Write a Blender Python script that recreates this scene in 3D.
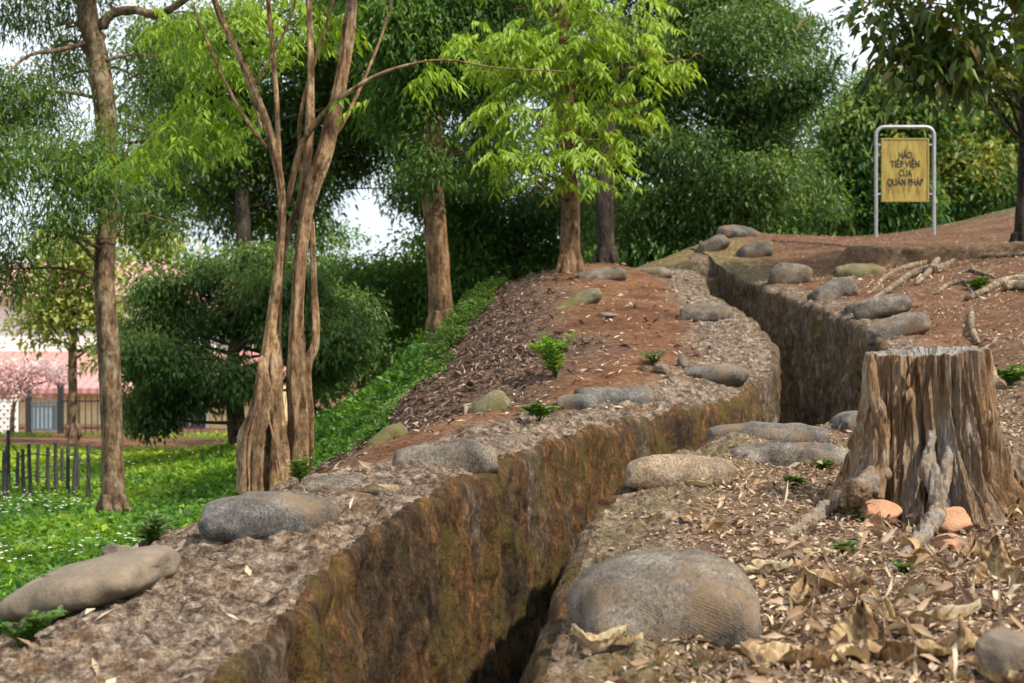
import bpy, math, random
import numpy as np
from mathutils import Vector
R = math.radians
for o in list(bpy.data.objects): bpy.data.objects.remove(o)
scene = bpy.context.scene
col = scene.collection

# ------------------------------------------------------------------ camera, world, sun, exposure
FOC = 50.0; F = FOC / 36 * 1024
cd = bpy.data.cameras.new('camera'); cam = bpy.data.objects.new('camera', cd); col.objects.link(cam)
cam.location = (0, 0, 0); cam.rotation_euler = (R(90), 0, 0)
cd.lens = FOC; cd.sensor_width = 36; cd.clip_start = 0.05; cd.clip_end = 2000
cd.dof.use_dof = True; cd.dof.focus_distance = 6.2; cd.dof.aperture_fstop = 5.0
scene.camera = cam
SUN_EL, SUN_AZ = 50.0, 122.0          # azimuth measured clockwise from +Y
w = bpy.data.worlds.new('World'); scene.world = w; w.use_nodes = True
wn = w.node_tree; wn.nodes.clear()
sky = wn.nodes.new('ShaderNodeTexSky'); sky.sky_type = 'NISHITA'; sky.sun_disc = False
sky.sun_elevation = R(SUN_EL); sky.sun_rotation = R(SUN_AZ); sky.air_density = 1.0; sky.dust_density = 2.0; sky.ozone_density = 1.0
tcw = wn.nodes.new('ShaderNodeTexCoord'); nzw = wn.nodes.new('ShaderNodeTexNoise'); nzw.inputs['Scale'].default_value = 2.2; nzw.inputs['Detail'].default_value = 7
rw = wn.nodes.new('ShaderNodeValToRGB'); rw.color_ramp.elements[0].position = .26; rw.color_ramp.elements[1].position = .46
mixw = wn.nodes.new('ShaderNodeMix'); mixw.data_type = 'RGBA'; mixw.inputs['B'].default_value = (7.0, 7.6, 8.3, 1)
bgw = wn.nodes.new('ShaderNodeBackground'); bgw.inputs['Strength'].default_value = 0.11
ow = wn.nodes.new('ShaderNodeOutputWorld')
L = wn.links.new
L(tcw.outputs['Generated'], nzw.inputs['Vector']); L(nzw.outputs['Fac'], rw.inputs['Fac']); L(rw.outputs['Color'], mixw.inputs['Factor'])
L(sky.outputs['Color'], mixw.inputs['A']); L(mixw.outputs['Result'], bgw.inputs['Color']); L(bgw.outputs['Background'], ow.inputs['Surface'])
sd = bpy.data.lights.new('sun', 'SUN'); sd.energy = 4.3; sd.angle = R(1.5); sd.color = (1.0, .91, .76)
sun = bpy.data.objects.new('sun', sd); col.objects.link(sun)
sdir = Vector((math.sin(R(SUN_AZ)) * math.cos(R(SUN_EL)), math.cos(R(SUN_AZ)) * math.cos(R(SUN_EL)), math.sin(R(SUN_EL))))
sun.rotation_euler = sdir.to_track_quat('Z', 'Y').to_euler(); sun.location = sdir * 30
vs = scene.view_settings; vs.view_transform = 'Standard'; vs.look = 'None'; vs.gamma = 1; vs.exposure = 0.68; vs.use_curve_mapping = False

# ------------------------------------------------------------------ helpers
rng = np.random.default_rng(7)
def at(px, py, Y): return np.array([(px - 512) / F * Y, Y, (341.5 - py) / F * Y])
def _h(ix, iy, iz):
    n = (ix * 374761393 + iy * 668265263 + iz * 2147483647 * 3 + 1274126177) & 0xffffffff
    n = ((n ^ (n >> 13)) * 1274126177) & 0xffffffff
    n = ((n ^ (n >> 16)) * 2246822519) & 0xffffffff
    return ((n ^ (n >> 15)) & 0xffffff) / float(0xffffff)
def vn(p):
    p = np.asarray(p, float); i = np.floor(p).astype(np.int64); f = p - i; f = f * f * (3 - 2 * f)
    r = 0
    for a in (0, 1):
        for b in (0, 1):
            for c in (0, 1):
                wgt = (f[..., 0] if a else 1 - f[..., 0]) * (f[..., 1] if b else 1 - f[..., 1]) * (f[..., 2] if c else 1 - f[..., 2])
                r = r + wgt * _h(i[..., 0] + a, i[..., 1] + b, i[..., 2] + c)
    return r
def fbm(p, o=4, g=.5, ridged=False):
    p = np.asarray(p, float); s = 0; a = 1; t = 0
    for k in range(o):
        v = vn(p * 2 ** k + k * 17.3)
        if ridged: v = 1 - abs(2 * v - 1)
        s = s + a * v; t += a; a *= g
    return s / t - .5
def sc3(X, Y, Z, s): return np.stack([np.broadcast_to(X * s[0], np.broadcast(X, Y, Z).shape), np.broadcast_to(Y * s[1], np.broadcast(X, Y, Z).shape), np.broadcast_to(Z * s[2], np.broadcast(X, Y, Z).shape)], -1)
def sstep(a, b, x): t = np.clip((x - a) / (b - a), 0, 1); return t * t * (3 - 2 * t)

def mesh(name, V, Fc, mat=None, smooth=True, attrs=None):
    """V (N,3); Fc (M,k) int array or list of faces"""
    me = bpy.data.meshes.new(name)
    V = np.asarray(V, np.float32)
    if isinstance(Fc, np.ndarray):
        k = Fc.shape[1]; M = len(Fc)
        me.vertices.add(len(V)); me.vertices.foreach_set('co', V.ravel())
        me.loops.add(M * k); me.loops.foreach_set('vertex_index', Fc.astype(np.int32).ravel())
        me.polygons.add(M); me.polygons.foreach_set('loop_start', np.arange(0, M * k, k, dtype=np.int32))
        me.polygons.foreach_set('loop_total', np.full(M, k, np.int32)) if False else None
        me.update(calc_edges=True)
    else:
        me.from_pydata([tuple(v) for v in V.tolist()], [], Fc); me.update()
    if attrs:
        for an, (typ, data) in attrs.items():
            a = me.attributes.new(an, typ, 'POINT')
            a.data.foreach_set('value' if typ == 'FLOAT' else 'color', np.asarray(data, np.float32).ravel())
    me.polygons.foreach_set('use_smooth', np.full(len(me.polygons), smooth))
    if mat: me.materials.append(mat)
    me.validate()
    return me
def obj(name, me, parent=None, loc=None):
    o = bpy.data.objects.new(name, me); col.objects.link(o)
    if parent: o.parent = parent
    if loc is not None: o.location = loc
    return o
def tag(o, label=None, cat=None, group=None, kind=None):
    if label: o['label'] = label
    if cat: o['category'] = cat
    if group: o['group'] = group
    if kind: o['kind'] = kind
    return o
def empty(name, loc, label, cat, group=None):
    o = bpy.data.objects.new(name, None); col.objects.link(o); o.location = tuple(float(v) for v in loc); o.empty_display_size = .1
    return tag(o, label, cat, group)
def gridfaces(nr, nc, wrap=False, off=0):
    r = np.arange(nr - 1)[:, None]; c = np.arange(nc if wrap else nc - 1)[None, :]; c2 = (c + 1) % nc
    a = r * nc + c; b = r * nc + c2; d = (r + 1) * nc + c; e = (r + 1) * nc + c2
    return np.stack([a, b, e, d], -1).reshape(-1, 4) + off
def join(parts):
    Vs, Fs, n = [], [], 0
    for V, Fc in parts:
        Vs.append(V); Fs.append(Fc + n); n += len(V)
    return np.concatenate(Vs), np.concatenate(Fs)

def spline(P, n):
    P = np.asarray(P, float); m = len(P)
    if m == 2: t = np.linspace(0, 1, n)[:, None]; return P[0] * (1 - t) + P[1] * t
    Q = np.vstack([2 * P[0] - P[1], P, 2 * P[-1] - P[-2]])
    out = []
    for t in np.linspace(0, m - 1 - 1e-6, n):
        i = int(t); f = t - i; a, b, c, d = Q[i:i + 4]
        out.append(.5 * ((2 * b) + (-a + c) * f + (2 * a - 5 * b + 4 * c - d) * f * f + (-a + 3 * b - 3 * c + d) * f ** 3))
    return np.array(out)
def tube(P, rad, n=24, segs=12, amp=0.0, freq=(8, 8, 2), seed=0, ridges=0, cap=True):
    """path points and radii -> verts, quads (world space)"""
    P = np.asarray(P, float); rad = np.asarray(rad, float) if np.ndim(rad) else np.full(len(P), rad)
    C = spline(P, n); rr = np.interp(np.linspace(0, 1, n), np.linspace(0, 1, len(rad)), rad)
    T = np.gradient(C, axis=0); T /= np.linalg.norm(T, axis=1)[:, None] + 1e-9
    up = np.array([0.13, 1, .05]) if abs(T[0][2]) > .6 else np.array([0, 0, 1.])
    U = np.cross(up, T); U /= np.linalg.norm(U, axis=1)[:, None] + 1e-9; W = np.cross(T, U)
    a = np.linspace(0, 2 * np.pi, segs, endpoint=False)
    D = U[:, None] * np.cos(a)[None, :, None] + W[:, None] * np.sin(a)[None, :, None]
    r = rr[:, None] * np.ones(segs)
    V = C[:, None] + D * r[..., None]
    if amp:
        nz = fbm(V * np.array(freq) + seed * 7.7, 4)
        if ridges: nz = nz + .5 * np.sin(a * ridges + seed)[None, :] * (fbm(V * 2 + seed, 2) + .5)
        V = V + D * (nz * amp * 2 * np.minimum(1, r / .05))[..., None]
    if cap:
        V[0] = C[0] + (V[0] - C[0]) * .05; V[-1] = C[-1] + (V[-1] - C[-1]) * .05
    return V.reshape(-1, 3), gridfaces(n, segs, True)
def box(c, s, rz=0):
    x, y, z = [v / 2 for v in s]
    V = np.array([[i, j, k] for i in (-x, x) for j in (-y, y) for k in (-z, z)], float)
    ca, sa = math.cos(rz), math.sin(rz)
    V = V @ np.array([[ca, sa, 0], [-sa, ca, 0], [0, 0, 1]]) + np.asarray(c)
    Fc = np.array([[0, 1, 3, 2], [4, 6, 7, 5], [0, 4, 5, 1], [2, 3, 7, 6], [0, 2, 6, 4], [1, 5, 7, 3]])
    return V, Fc
def bar(a, b, w, t=None):
    V, Fc = tube([a, b], [w / 2, w / 2], 2, 6, cap=False)
    n = len(V)
    return V, Fc

# ------------------------------------------------------------------ material helpers
def newmat(name):
    m = bpy.data.materials.new(name); m.use_nodes = True; nt = m.node_tree
    for n in list(nt.nodes): nt.nodes.remove(n)
    b = nt.nodes.new('ShaderNodeBsdfPrincipled'); o = nt.nodes.new('ShaderNodeOutputMaterial'); nt.links.new(b.outputs[0], o.inputs[0])
    return m, nt, b, o
def N(nt, typ, **kw):
    n = nt.nodes.new(typ)
    for k, v in kw.items():
        if k in n.inputs: n.inputs[k].default_value = v
        else: setattr(n, k, v)
    return n
def ramp(nt, src, stops):
    r = nt.nodes.new('ShaderNodeValToRGB'); e = r.color_ramp.elements
    while len(e) < len(stops): e.new(.5)
    for el, (p, c) in zip(e, stops):
        el.position = p; el.color = (*c, 1) if len(c) == 3 else c
    nt.links.new(src, r.inputs['Fac']); return r.outputs['Color']
def noise(nt, vec, scale, detail=5, rough=.6, stretch=None, dist=0):
    if stretch is not None:
        mp = nt.nodes.new('ShaderNodeMapping'); mp.inputs['Scale'].default_value = stretch; nt.links.new(vec, mp.inputs['Vector']); vec = mp.outputs['Vector']
    n = nt.nodes.new('ShaderNodeTexNoise'); n.inputs['Scale'].default_value = scale; n.inputs['Detail'].default_value = detail; n.inputs['Roughness'].default_value = rough; n.inputs['Distortion'].default_value = dist
    nt.links.new(vec, n.inputs['Vector']); return n.outputs['Fac']
def mixc(nt, fac, a, b, mode='MIX'):
    m = nt.nodes.new('ShaderNodeMix'); m.data_type = 'RGBA'; m.blend_type = mode
    for s, v in (('Factor', fac), ('A', a), ('B', b)):
        if hasattr(v, 'is_output'): nt.links.new(v, m.inputs[s])
        else: m.inputs[s].default_value = v if not isinstance(v, tuple) or len(v) == 4 else (*v, 1)
    return m.outputs['Result']
def math_(nt, op, a, b=0.0):
    m = nt.nodes.new('ShaderNodeMath'); m.operation = op
    for i, v in enumerate((a, b)):
        if hasattr(v, 'is_output'): nt.links.new(v, m.inputs[i])
        else: m.inputs[i].default_value = v
    return m.outputs[0]
def bump(nt, b, h, strength=.5, dist=.02, prev=None):
    n = nt.nodes.new('ShaderNodeBump'); n.inputs['Strength'].default_value = strength; n.inputs['Distance'].default_value = dist
    nt.links.new(h, n.inputs['Height'])
    if prev: nt.links.new(prev, n.inputs['Normal'])
    if b: nt.links.new(n.outputs[0], b.inputs['Normal'])
    return n.outputs[0]
def objcoord(nt, world=False):
    if world: return nt.nodes.new('ShaderNodeNewGeometry').outputs['Position']
    return nt.nodes.new('ShaderNodeTexCoord').outputs['Object']
def attr(nt, name, out='Fac'):
    a = nt.nodes.new('ShaderNodeAttribute'); a.attribute_name = name; return a.outputs[out]

# ------------------------------------------------------------------ terrain
ys = np.array([-30, 0, 3.2, 3.8, 4.4, 5, 6, 7, 8, 9, 9.5, 9.9, 10.5, 12, 14, 16, 17.2, 18.5])
xl = np.array([-2, -.9, -.66, -.60, -.53, -.38, -.03, .31, .80, 1.42, 1.74, 1.84, 1.82, 1.86, 1.9, 2.0, 2.15, 2.3])
yr = np.array([-30, 0, 3.2, 4.0, 4.7, 5.4, 6, 6.5, 7, 7.6, 8, 9, 10, 11, 13, 15, 16.5, 17.5, 18.5])
xr = np.array([-1.3, -.25, .055, .15, .24, .36, .50, .70, 1.05, 1.65, 2.05, 2.45, 2.62, 2.64, 2.66, 2.62, 2.62, 2.5, 2.35])
_yy = np.linspace(-30, 30, 3001)
def _sm(v, s=12):
    k = np.exp(-.5 * (np.arange(-3 * s, 3 * s + 1) / s) ** 2); k /= k.sum()
    return np.convolve(np.pad(v, 3 * s, mode='edge'), k, 'valid')
_xl = _sm(np.interp(_yy, ys, xl)); _xr = _sm(np.interp(_yy, yr, xr))
def xL(y): return np.interp(y, _yy, _xl)
def xR(y): return np.interp(y, _yy, _xr)

def tps(pts):
    P = np.array(pts, float); n = len(P); XY = P[:, :2]; Z = P[:, 2]
    d = np.linalg.norm(XY[:, None] - XY[None], axis=-1)
    K = d ** 2 * np.log(d + 1e-9) + np.eye(n) * .02
    A = np.zeros((n + 3, n + 3)); A[:n, :n] = K; A[:n, n] = 1; A[:n, n + 1:] = XY; A[n, :n] = 1; A[n + 1:, :n] = XY.T
    c = np.linalg.solve(A, np.concatenate([Z, [0, 0, 0]]))
    def f(x, y):
        x, y = np.broadcast_arrays(np.asarray(x, float), np.asarray(y, float)); sh = x.shape
        x = np.clip(x.ravel(), -12, 12); y = np.clip(y.ravel(), 0, 40)
        out = np.zeros(len(x))
        for s in range(0, len(x), 50000):
            q = np.stack([x[s:s + 50000], y[s:s + 50000]], -1)
            dd = np.linalg.norm(q[:, None] - XY[None], axis=-1)
            out[s:s + 50000] = (dd ** 2 * np.log(dd + 1e-9)) @ c[:n] + c[n] + q @ c[n + 1:]
        return out.reshape(sh)
    return f
def A3(l): return [tuple(at(*p)) for p in l]
shared = [(1.0, 18.3, .55), (1.6, 18.3, .95), (2.1, 18.5, 1.12), (2.6, 18.6, 1.28), (2.0, 19.3, 1.1), (3.2, 20, 1.5), (3.8, 20, 1.5), (5.5, 20, 1.46), (7.9, 22, 2.1), (6.84, 19, 1.45),
          (12, 24, 2.6), (5, 24, 1.25), (3, 24, 1.1), (1, 24, .2), (8, 26, 1.6), (5, 34, -.3), (12, 34, .5), (8, 40, -1.5), (0, 40, -2.4), (0, 30, -1.9), (0, 24, -1.0), (3, 30, -.3), (12, 40, -1)]
left_pts = A3([(225, 683, 3.2), (290, 613, 3.8), (335, 560, 4.4), (404, 507, 5), (505, 465, 6), (575, 441, 7), (655, 422, 8), (738, 399, 9), (772, 380, 9.5), (778, 356, 9.9), (762, 334, 10.5), (733, 312, 12), (704, 292, 14), (690, 272, 16),
               (0, 686, 3.2), (100, 605, 4), (200, 568, 4.4), (262, 527, 4.8), (0, 645, 3.6), (70, 585, 4.6), (150, 545, 5.2), (330, 480, 5.7), (400, 468, 6.0), (300, 482, 6.0), 
               (320, 465, 7), (400, 400, 9.5), (480, 322, 12.5), (545, 274, 14), (600, 264, 14.5), (650, 270, 15), (430, 422, 8), (490, 402, 9), (520, 330, 11.5), (560, 352, 10), (620, 394, 8.6), (640, 340, 10.5), (640, 300, 12.5),
               (706, 312, 11.5), (718, 372, 9.2), (440, 330, 17)])
left_pts += [(-2.1, 6.5, -1.35), (-1.35, 6.6, -1.0), (-1.9, 5.2, -1.1), (-2.6, 9, -1.5), (-1.25, 7.6, -1.0), (-1.7, 8.2, -1.35), (-1.15, 9.5, -1.0), (-1.8, 9.8, -1.45), (-.72, 12.5, -.12), (-1.15, 12.5, -.75), (-1.9, 12.5, -1.35), (-.75, 14, .12), (-1.5, 14.5, -.9), (-2.1, 16, -1.4), (-1.5, 17, -.5), (-3, 12, -1.5), (-3.6, 17, -1.65), (-3, 22, -1.6), (-1.2, 20, -.6), (.5, 17, .45),
             (-4, 5, -1.4), (-6, 3, -1.4), (-4.4, 9, -1.52), (-5, 14, -1.69), (-6.5, 18, -1.8), (-7, 24, -1.97), (-10, 36, -2.3), (-12, 0, -1.3), (-12, 40, -2.4), (-12, 20, -1.8), (-3, 0, -1.2), (-1.75, 2.6, -.95), (-1.75, 3.9, -1.0), (-1.2, 0, -.8), (-.9, 0, -.78), (-4, 30, -2.1), (-.9, 2, -.78)] + shared
right_pts = A3([(540, 690, 3.2), (566, 622, 4.0), (585, 560, 4.7), (607, 512, 5.4), (630, 482, 6), (665, 462, 6.5), (725, 443, 7), (822, 433, 7.6), (876, 420, 8), (925, 395, 8.6), (907, 362, 9.4), (899, 334, 10.2), (866, 322, 11), (812, 300, 13), (766, 286, 15), (738, 276, 16.5),
                (1024, 626, 3.5), (900, 600, 3.8), (760, 562, 4.5), (940, 522, 5.3), (800, 500, 5.4), (760, 475, 6.2), (850, 447, 6.8), (1010, 478, 6), (1020, 420, 7.0), (1005, 352, 9), (950, 332, 10.2), (960, 302, 12), (900, 291, 12.5),
                (1024, 302, 11.5), (870, 270, 16), (836, 281, 14.5), (800, 277, 15.8), (760, 252, 18), (900, 255, 17), (1000, 250, 17)])
right_pts += [(12, 10, 1.3), (12, 0, .2), (5, 5, 0), (5, 0, -.4), (2, 0, -.72), (0, 0, -.78), (7, 14, 1.2), (1.2, 2, -.75), (-.1, 1, -.78)] + shared
TL, TR = tps(left_pts), tps(right_pts)
def depth(y): return 1.55 * (1 - sstep(15.6, 17.9, y))
def H(x, y):
    """bank surface (ignores the trench itself)"""
    x, y = np.broadcast_arrays(np.asarray(x, float), np.asarray(y, float))
    xc = (xL(y) + xR(y)) / 2
    wd = .02 + .9 * sstep(16.5, 19, y)
    t = sstep(-1, 1, (x - xc) / wd)
    base = TL(x, y) * (1 - t) + TR(x, y) * t
    return base + relief(x, y)
def bankmask(x, y):
    dl = xL(y) - x; dr = x - xR(y)
    n = fbm(sc3(x, y, 0 * x, (1.6, 1.6, 1)), 3) * .5
    wl = np.interp(y, [0, 5, 6, 8, 10, 12], [1.5, .95, .6, .45, .55, .4])
    ml = sstep(.12, -.12, dl - wl - n * .5) * (dl > -.01)
    wr = np.interp(y, [0, 4, 6, 8, 14], [.42, .40, .34, .2, .25])
    mr = sstep(.12, -.12, dr - wr - n * .5) * (dr > -.01)
    m = np.where(dl > -.01, ml, np.where(dr > -.01, mr, 1))
    return m * (1 - sstep(16.5, 18, y))
def relief(x, y):
    x, y = np.broadcast_arrays(np.asarray(x, float), np.asarray(y, float))
    near = 1 / (1 + np.maximum(y - 8, 0) * .05)
    r = fbm(sc3(x, y, 0 * x, (1.3, 1.3, 1)), 3) * .06
    m = bankmask(x, y)
    r = r + (fbm(sc3(x, y, 0 * x, (4.5, 4.5, 1)), 4, .6) * .12 + fbm(sc3(x, y, 0 * x, (12, 12, 1)) + 5, 3, .65, True) * .060 + fbm(sc3(x, y, 0 * x, (30, 30, 1)) + 2, 2, .7, True) * .035) * m
    r = r + fbm(sc3(x, y, 0 * x, (9, 9, 1)) + 30, 3, .6) * .028 * (1 - m)
    return r * near
def hit(px, py, y0=2.6, y1=40, side=None):
    yy = np.linspace(y0, y1, 3000); x = (px - 512) / F * yy; z = (341.5 - py) / F * yy
    h = H(x, yy); ok = np.nonzero(h >= z)[0]
    ok = [k for k in ok[:600] if not (xL(yy[k]) < x[k] < xR(yy[k]))] if len(ok) else []
    i = ok[0] if len(ok) else len(yy) - 1
    return np.array([x[i], yy[i], h[i]])

yst = np.concatenate([np.linspace(-30, 1.5, 14), np.linspace(2.0, 2.55, 6), np.arange(2.62, 5.0, .0135), np.arange(5, 8, .019), np.arange(8, 12, .028), np.arange(12, 20.5, .045), np.geomspace(20.6, 30, 60), np.geomspace(31, 600, 25)])
tl = np.concatenate([np.geomspace(400, 6.5, 16), np.arange(6.4, 2.6, -.10), np.arange(2.6, 1.6, -.03), np.arange(1.6, 0, -.0145)])
tr_ = np.concatenate([np.arange(.0145, 1.9, .0155), np.arange(1.92, 5.5, .045), np.geomspace(5.6, 400, 18)])
nw = 70
wq = np.linspace(0, 1, nw)
nf = 7
Yc = yst[:, None]
XL_, XR_ = xL(yst), xR(yst)
# ragged lips
XL_ = XL_ + fbm(np.stack([yst * 3, yst * 0, yst * 0 + 3], -1), 4) * .07; XR_ = XR_ + fbm(np.stack([yst * 3, yst * 0, yst * 0 + 9], -1), 4) * .07
dp = depth(yst)
Xleft = XL_[:, None] - tl[None, :]; Xright = XR_[:, None] + tr_[None, :]
Zleft = H(Xleft, Yc + 0 * Xleft); Zright = H(Xright, Yc + 0 * Xright)
zl = H(XL_, yst); zr = H(XR_, yst)
# wall drop: rounded lip, slight batter
wx = .085 * (1 - (1 - np.minimum(wq / .12, 1)) ** 2) * 0 + .05 * np.sqrt(np.minimum(wq / .05, 1)) + .06 * wq
wz = np.where(wq < .05, .04 * (wq / .05) ** 2 / 1.55, .04 / 1.55 + (wq - .05) / .95 * (1 - .04 / 1.55))
gap = np.maximum(XR_ - XL_, .02)
sfac = np.minimum(1, gap / .5)[:, None] * (dp / 1.55)[:, None]
zfl = np.minimum(zl, zr) - dp
XWl = XL_[:, None] + wx[None] * sfac; ZWl = zl[:, None] + (zfl - zl)[:, None] * wz[None]
XWr = XR_[:, None] - wx[None] * sfac; ZWr = zr[:, None] + (zfl - zr)[:, None] * wz[None]
def walldisp(X, Z, sd):
    P = sc3(X * 0, Yc + 0 * X, Z, (1, 9, 1.3)) + sd
    n = fbm(P, 4, .55) * .09 + fbm(sc3(X, Yc + 0 * X, Z, (10, 10, 10)) + sd, 4, .65) * .075 + fbm(sc3(X * 0, Yc + 0 * X, Z, (1, 26, 3)) + sd + 4, 3, .6) * .028 + fbm(sc3(X*0, Yc + 0 * X, Z, (1, 2.2, 2.2)) + sd + 9, 2) * .10
    return n * np.minimum(1, wq / .10)[None] * sfac
XWl = XWl + walldisp(XWl, ZWl, 2); XWr = XWr + walldisp(XWr, ZWr, 40)
fq = np.linspace(0, 1, nf + 2)[1:-1]
XF = XWl[:, -1:] * (1 - fq) + XWr[:, -1:] * fq
ZF = ZWl[:, -1:] * (1 - fq) + ZWr[:, -1:] * fq + fbm(sc3(XF, Yc + 0 * XF, 0 * XF, (4, 4, 1)), 3) * .05 * (dp[:, None] > .1)
X = np.hstack([Xleft, XWl, XF, XWr[:, ::-1], Xright]); Z = np.hstack([Zleft, ZWl, ZF, ZWr[:, ::-1], Zright])
Yg = np.broadcast_to(Yc, X.shape)
nc = X.shape[1]; nr = X.shape[0]
V = np.stack([X, Yg, Z], -1).reshape(-1, 3)
Fq = gridfaces(nr, nc)
colidx = np.tile(np.arange(nc - 1), nr - 1)
cL = len(tl)
inwall = (colidx >= cL) & (colidx < cL + 2 * nw + nf - 1)
inwall &= np.repeat(yst[:-1] < 18.2, nc - 1)
# zones
BM = bankmask(X, Yg); BM[:, cL:cL + 2 * nw + nf] = 1
xs_, ys_ = X, Yg
low = sstep(-.02, -.35, Z - np.interp(Yg, [0, 4, 6, 8, 12, 14, 17, 22], [-.78, -.72, -.70, -.6, -.1, .2, .3, -.2]))
low = low * (X < 1.5) * (1 - BM * .9)
edge = -1.15 - 0 * Yg
low = np.clip(low, 0, 1)
low = np.maximum(low, sstep(20.5, 23, Yg))
dirt = np.exp(-(((X + 9) / 4.5) ** 2 + ((Yg - 29) / 3.2) ** 2)); dirt = np.maximum(dirt, sstep(31, 33, Yg) * (X < -3))
moundd = sstep(.8, 1.35, xL(Yg) - X + (Yg - 9) * -.10 + .8 * fbm(sc3(X, Yg, 0 * X, (1.5, 1.5, 1)), 2)) * (Yg > 6.5) * (Yg < 19)
moundd = np.maximum(moundd, .35 * sstep(.3, .7, X - xR(Yg)))
moss = sstep(14.5, 17, Yg) * sstep(3.6, 2.6, X) * sstep(.9, 1.6, X)
BM = np.maximum(BM, np.where(X > XR_[:, None], .55, 0) * sstep(10, 7.5, Yg))
moss = np.maximum(moss, (X > XR_[:, None]) * sstep(9, 7, Yg) * (.30 + 1.2 * np.clip(fbm(sc3(X, Yg, 0 * X, (3, 3, 1)), 3), -.2, .4)) * sstep(1.2, .3, X - XR_[:, None]))
moss = np.clip(moss, 0, 1)
zone = np.stack([BM, low * (1 - np.clip(dirt * 1.6, 0, 1)), moss, np.ones_like(BM)], -1).reshape(-1, 4)
mnd = moundd.reshape(-1)

def mat_ground():
    m, nt, b, o = newmat('ground'); p = objcoord(nt, True)
    z = nt.nodes.new('ShaderNodeSeparateColor'); nt.links.new(attr(nt, 'zone', 'Color'), z.inputs[0])
    n1 = noise(nt, p, 2.2, 8, .62); n2 = noise(nt, p, 26, 6, .7); n3 = noise(nt, p, 90, 4, .7)
    soil = ramp(nt, n1, [(.32, (.12, .050, .024)), (.46, (.22, .098, .045)), (.58, (.29, .145, .072)), (.72, (.30, .20, .13))])
    dark = ramp(nt, n2, [(.30, (.35, .33, .32)), (.52, (.95, .95, .95)), (.72, (1.25, 1.2, 1.15))])
    soil = mixc(nt, 1.0, soil, dark, 'MULTIPLY')
    duff = ramp(nt, n2, [(.36, (.04, .024, .018)), (.5, (.12, .075, .055)), (.64, (.27, .19, .14))])
    soil = mixc(nt, math_(nt, 'MULTIPLY', attr(nt, 'duff'), .8), soil, duff)
    # cemented earth of the banks
    g = ramp(nt, noise(nt, p, 22, 12, .82), [(.38, (.035, .025, .02)), (.46, (.14, .10, .075)), (.53, (.31, .25, .195)), (.62, (.58, .50, .42))])
    g2 = ramp(nt, n1, [(.35, (.72, .66, .62)), (.5, (1, .95, .9)), (.65, (1.1, 1.0, .88))])
    g = mixc(nt, 1.0, g, g2, 'MULTIPLY')
    n4 = noise(nt, p, 5, 7, .7)
    g = mixc(nt, ramp(nt, n4, [(.53, (0, 0, 0)), (.62, (.6, .6, .6))]), g, mixc(nt, n3, (.10, .045, .018), (.30, .17, .07)))
    c = mixc(nt, z.outputs[0], soil, g)
    gr = ramp(nt, n2, [(.3, (.02, .05, .012)), (.6, (.07, .16, .03)), (.8, (.15, .13, .06))])
    c = mixc(nt, z.outputs[1], c, gr)
    ms = ramp(nt, n2, [(.34, (.05, .045, .018)), (.5, (.20, .16, .06)), (.64, (.42, .34, .17))])
    c = mixc(nt, math_(nt, 'MULTIPLY', z.outputs[2], .8), c, ms)
    nt.links.new(c, b.inputs['Base Color']); b.inputs['Roughness'].default_value = .93; b.inputs['Specular IOR Level'].default_value = .25
    v = nt.nodes.new('ShaderNodeTexVoronoi'); v.inputs['Scale'].default_value = 38; nt.links.new(p, v.inputs['Vector'])
    nb = bump(nt, None, v.outputs['Distance'], .7, .03)
    nb = bump(nt, None, n2, 1.0, .06, nb); bump(nt, b, n3, .9, .018, nb)
    return m
def mat_wall():
    m, nt, b, o = newmat('trench_earth'); p = objcoord(nt, True)
    n1 = noise(nt, p, 1.0, 8, .65, (1.5, 1.5, .9), .6)
    n2 = noise(nt, p, 1, 12, .82, (17, 17, 9), .3); n3 = noise(nt, p, 55, 5, .7); n5 = noise(nt, p, 3.2, 6, .7)
    c = ramp(nt, n1, [(.34, (.045, .032, .02)), (.43, (.11, .07, .038)), (.50, (.22, .11, .038)), (.56, (.155, .105, .065)), (.66, (.28, .21, .15))])
    k = ramp(nt, n2, [(.34, (.10, .09, .08)), (.45, (.42, .41, .39)), (.54, (.85, .82, .78)), (.64, (2.1, 2.0, 1.9))])
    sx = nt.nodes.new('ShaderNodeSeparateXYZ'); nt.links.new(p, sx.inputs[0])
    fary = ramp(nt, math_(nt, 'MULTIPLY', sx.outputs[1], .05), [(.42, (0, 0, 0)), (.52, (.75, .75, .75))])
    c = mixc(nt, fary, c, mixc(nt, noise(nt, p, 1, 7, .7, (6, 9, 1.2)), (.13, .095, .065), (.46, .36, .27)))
    c = mixc(nt, 1, c, k, 'MULTIPLY')
    mo = ramp(nt, n5, [(.50, (0, 0, 0)), (.58, (.6, .6, .6))])
    c = mixc(nt, mo, c, mixc(nt, n3, (.05, .045, .01), (.21, .15, .03)))
    nt.links.new(c, b.inputs['Base Color']); b.inputs['Roughness'].default_value = .9; b.inputs['Specular IOR Level'].default_value = .25
    vv = nt.nodes.new('ShaderNodeTexVoronoi'); vv.inputs['Scale'].default_value = 26; nt.links.new(p, vv.inputs['Vector'])
    nb = bump(nt, None, n2, 1.0, .07); nb = bump(nt, None, vv.outputs['Distance'], .6, .03, nb); nb = bump(nt, None, n5, .5, .05, nb); bump(nt, b, n3, .9, .02, nb)
    return m
M_ground, M_wall = mat_ground(), mat_wall()
def submesh(name, mask, mat):
    f = Fq[mask]; u, inv = np.unique(f, return_inverse=True)
    me = mesh(name, V[u], inv.reshape(f.shape), mat, True, {'zone': ('FLOAT_COLOR', zone[u]), 'duff': ('FLOAT', mnd[u])})
    return tag(obj(name, me), kind='structure')
submesh('ground', ~inwall, M_ground)
submesh('trench_wall', inwall, M_wall)

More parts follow.
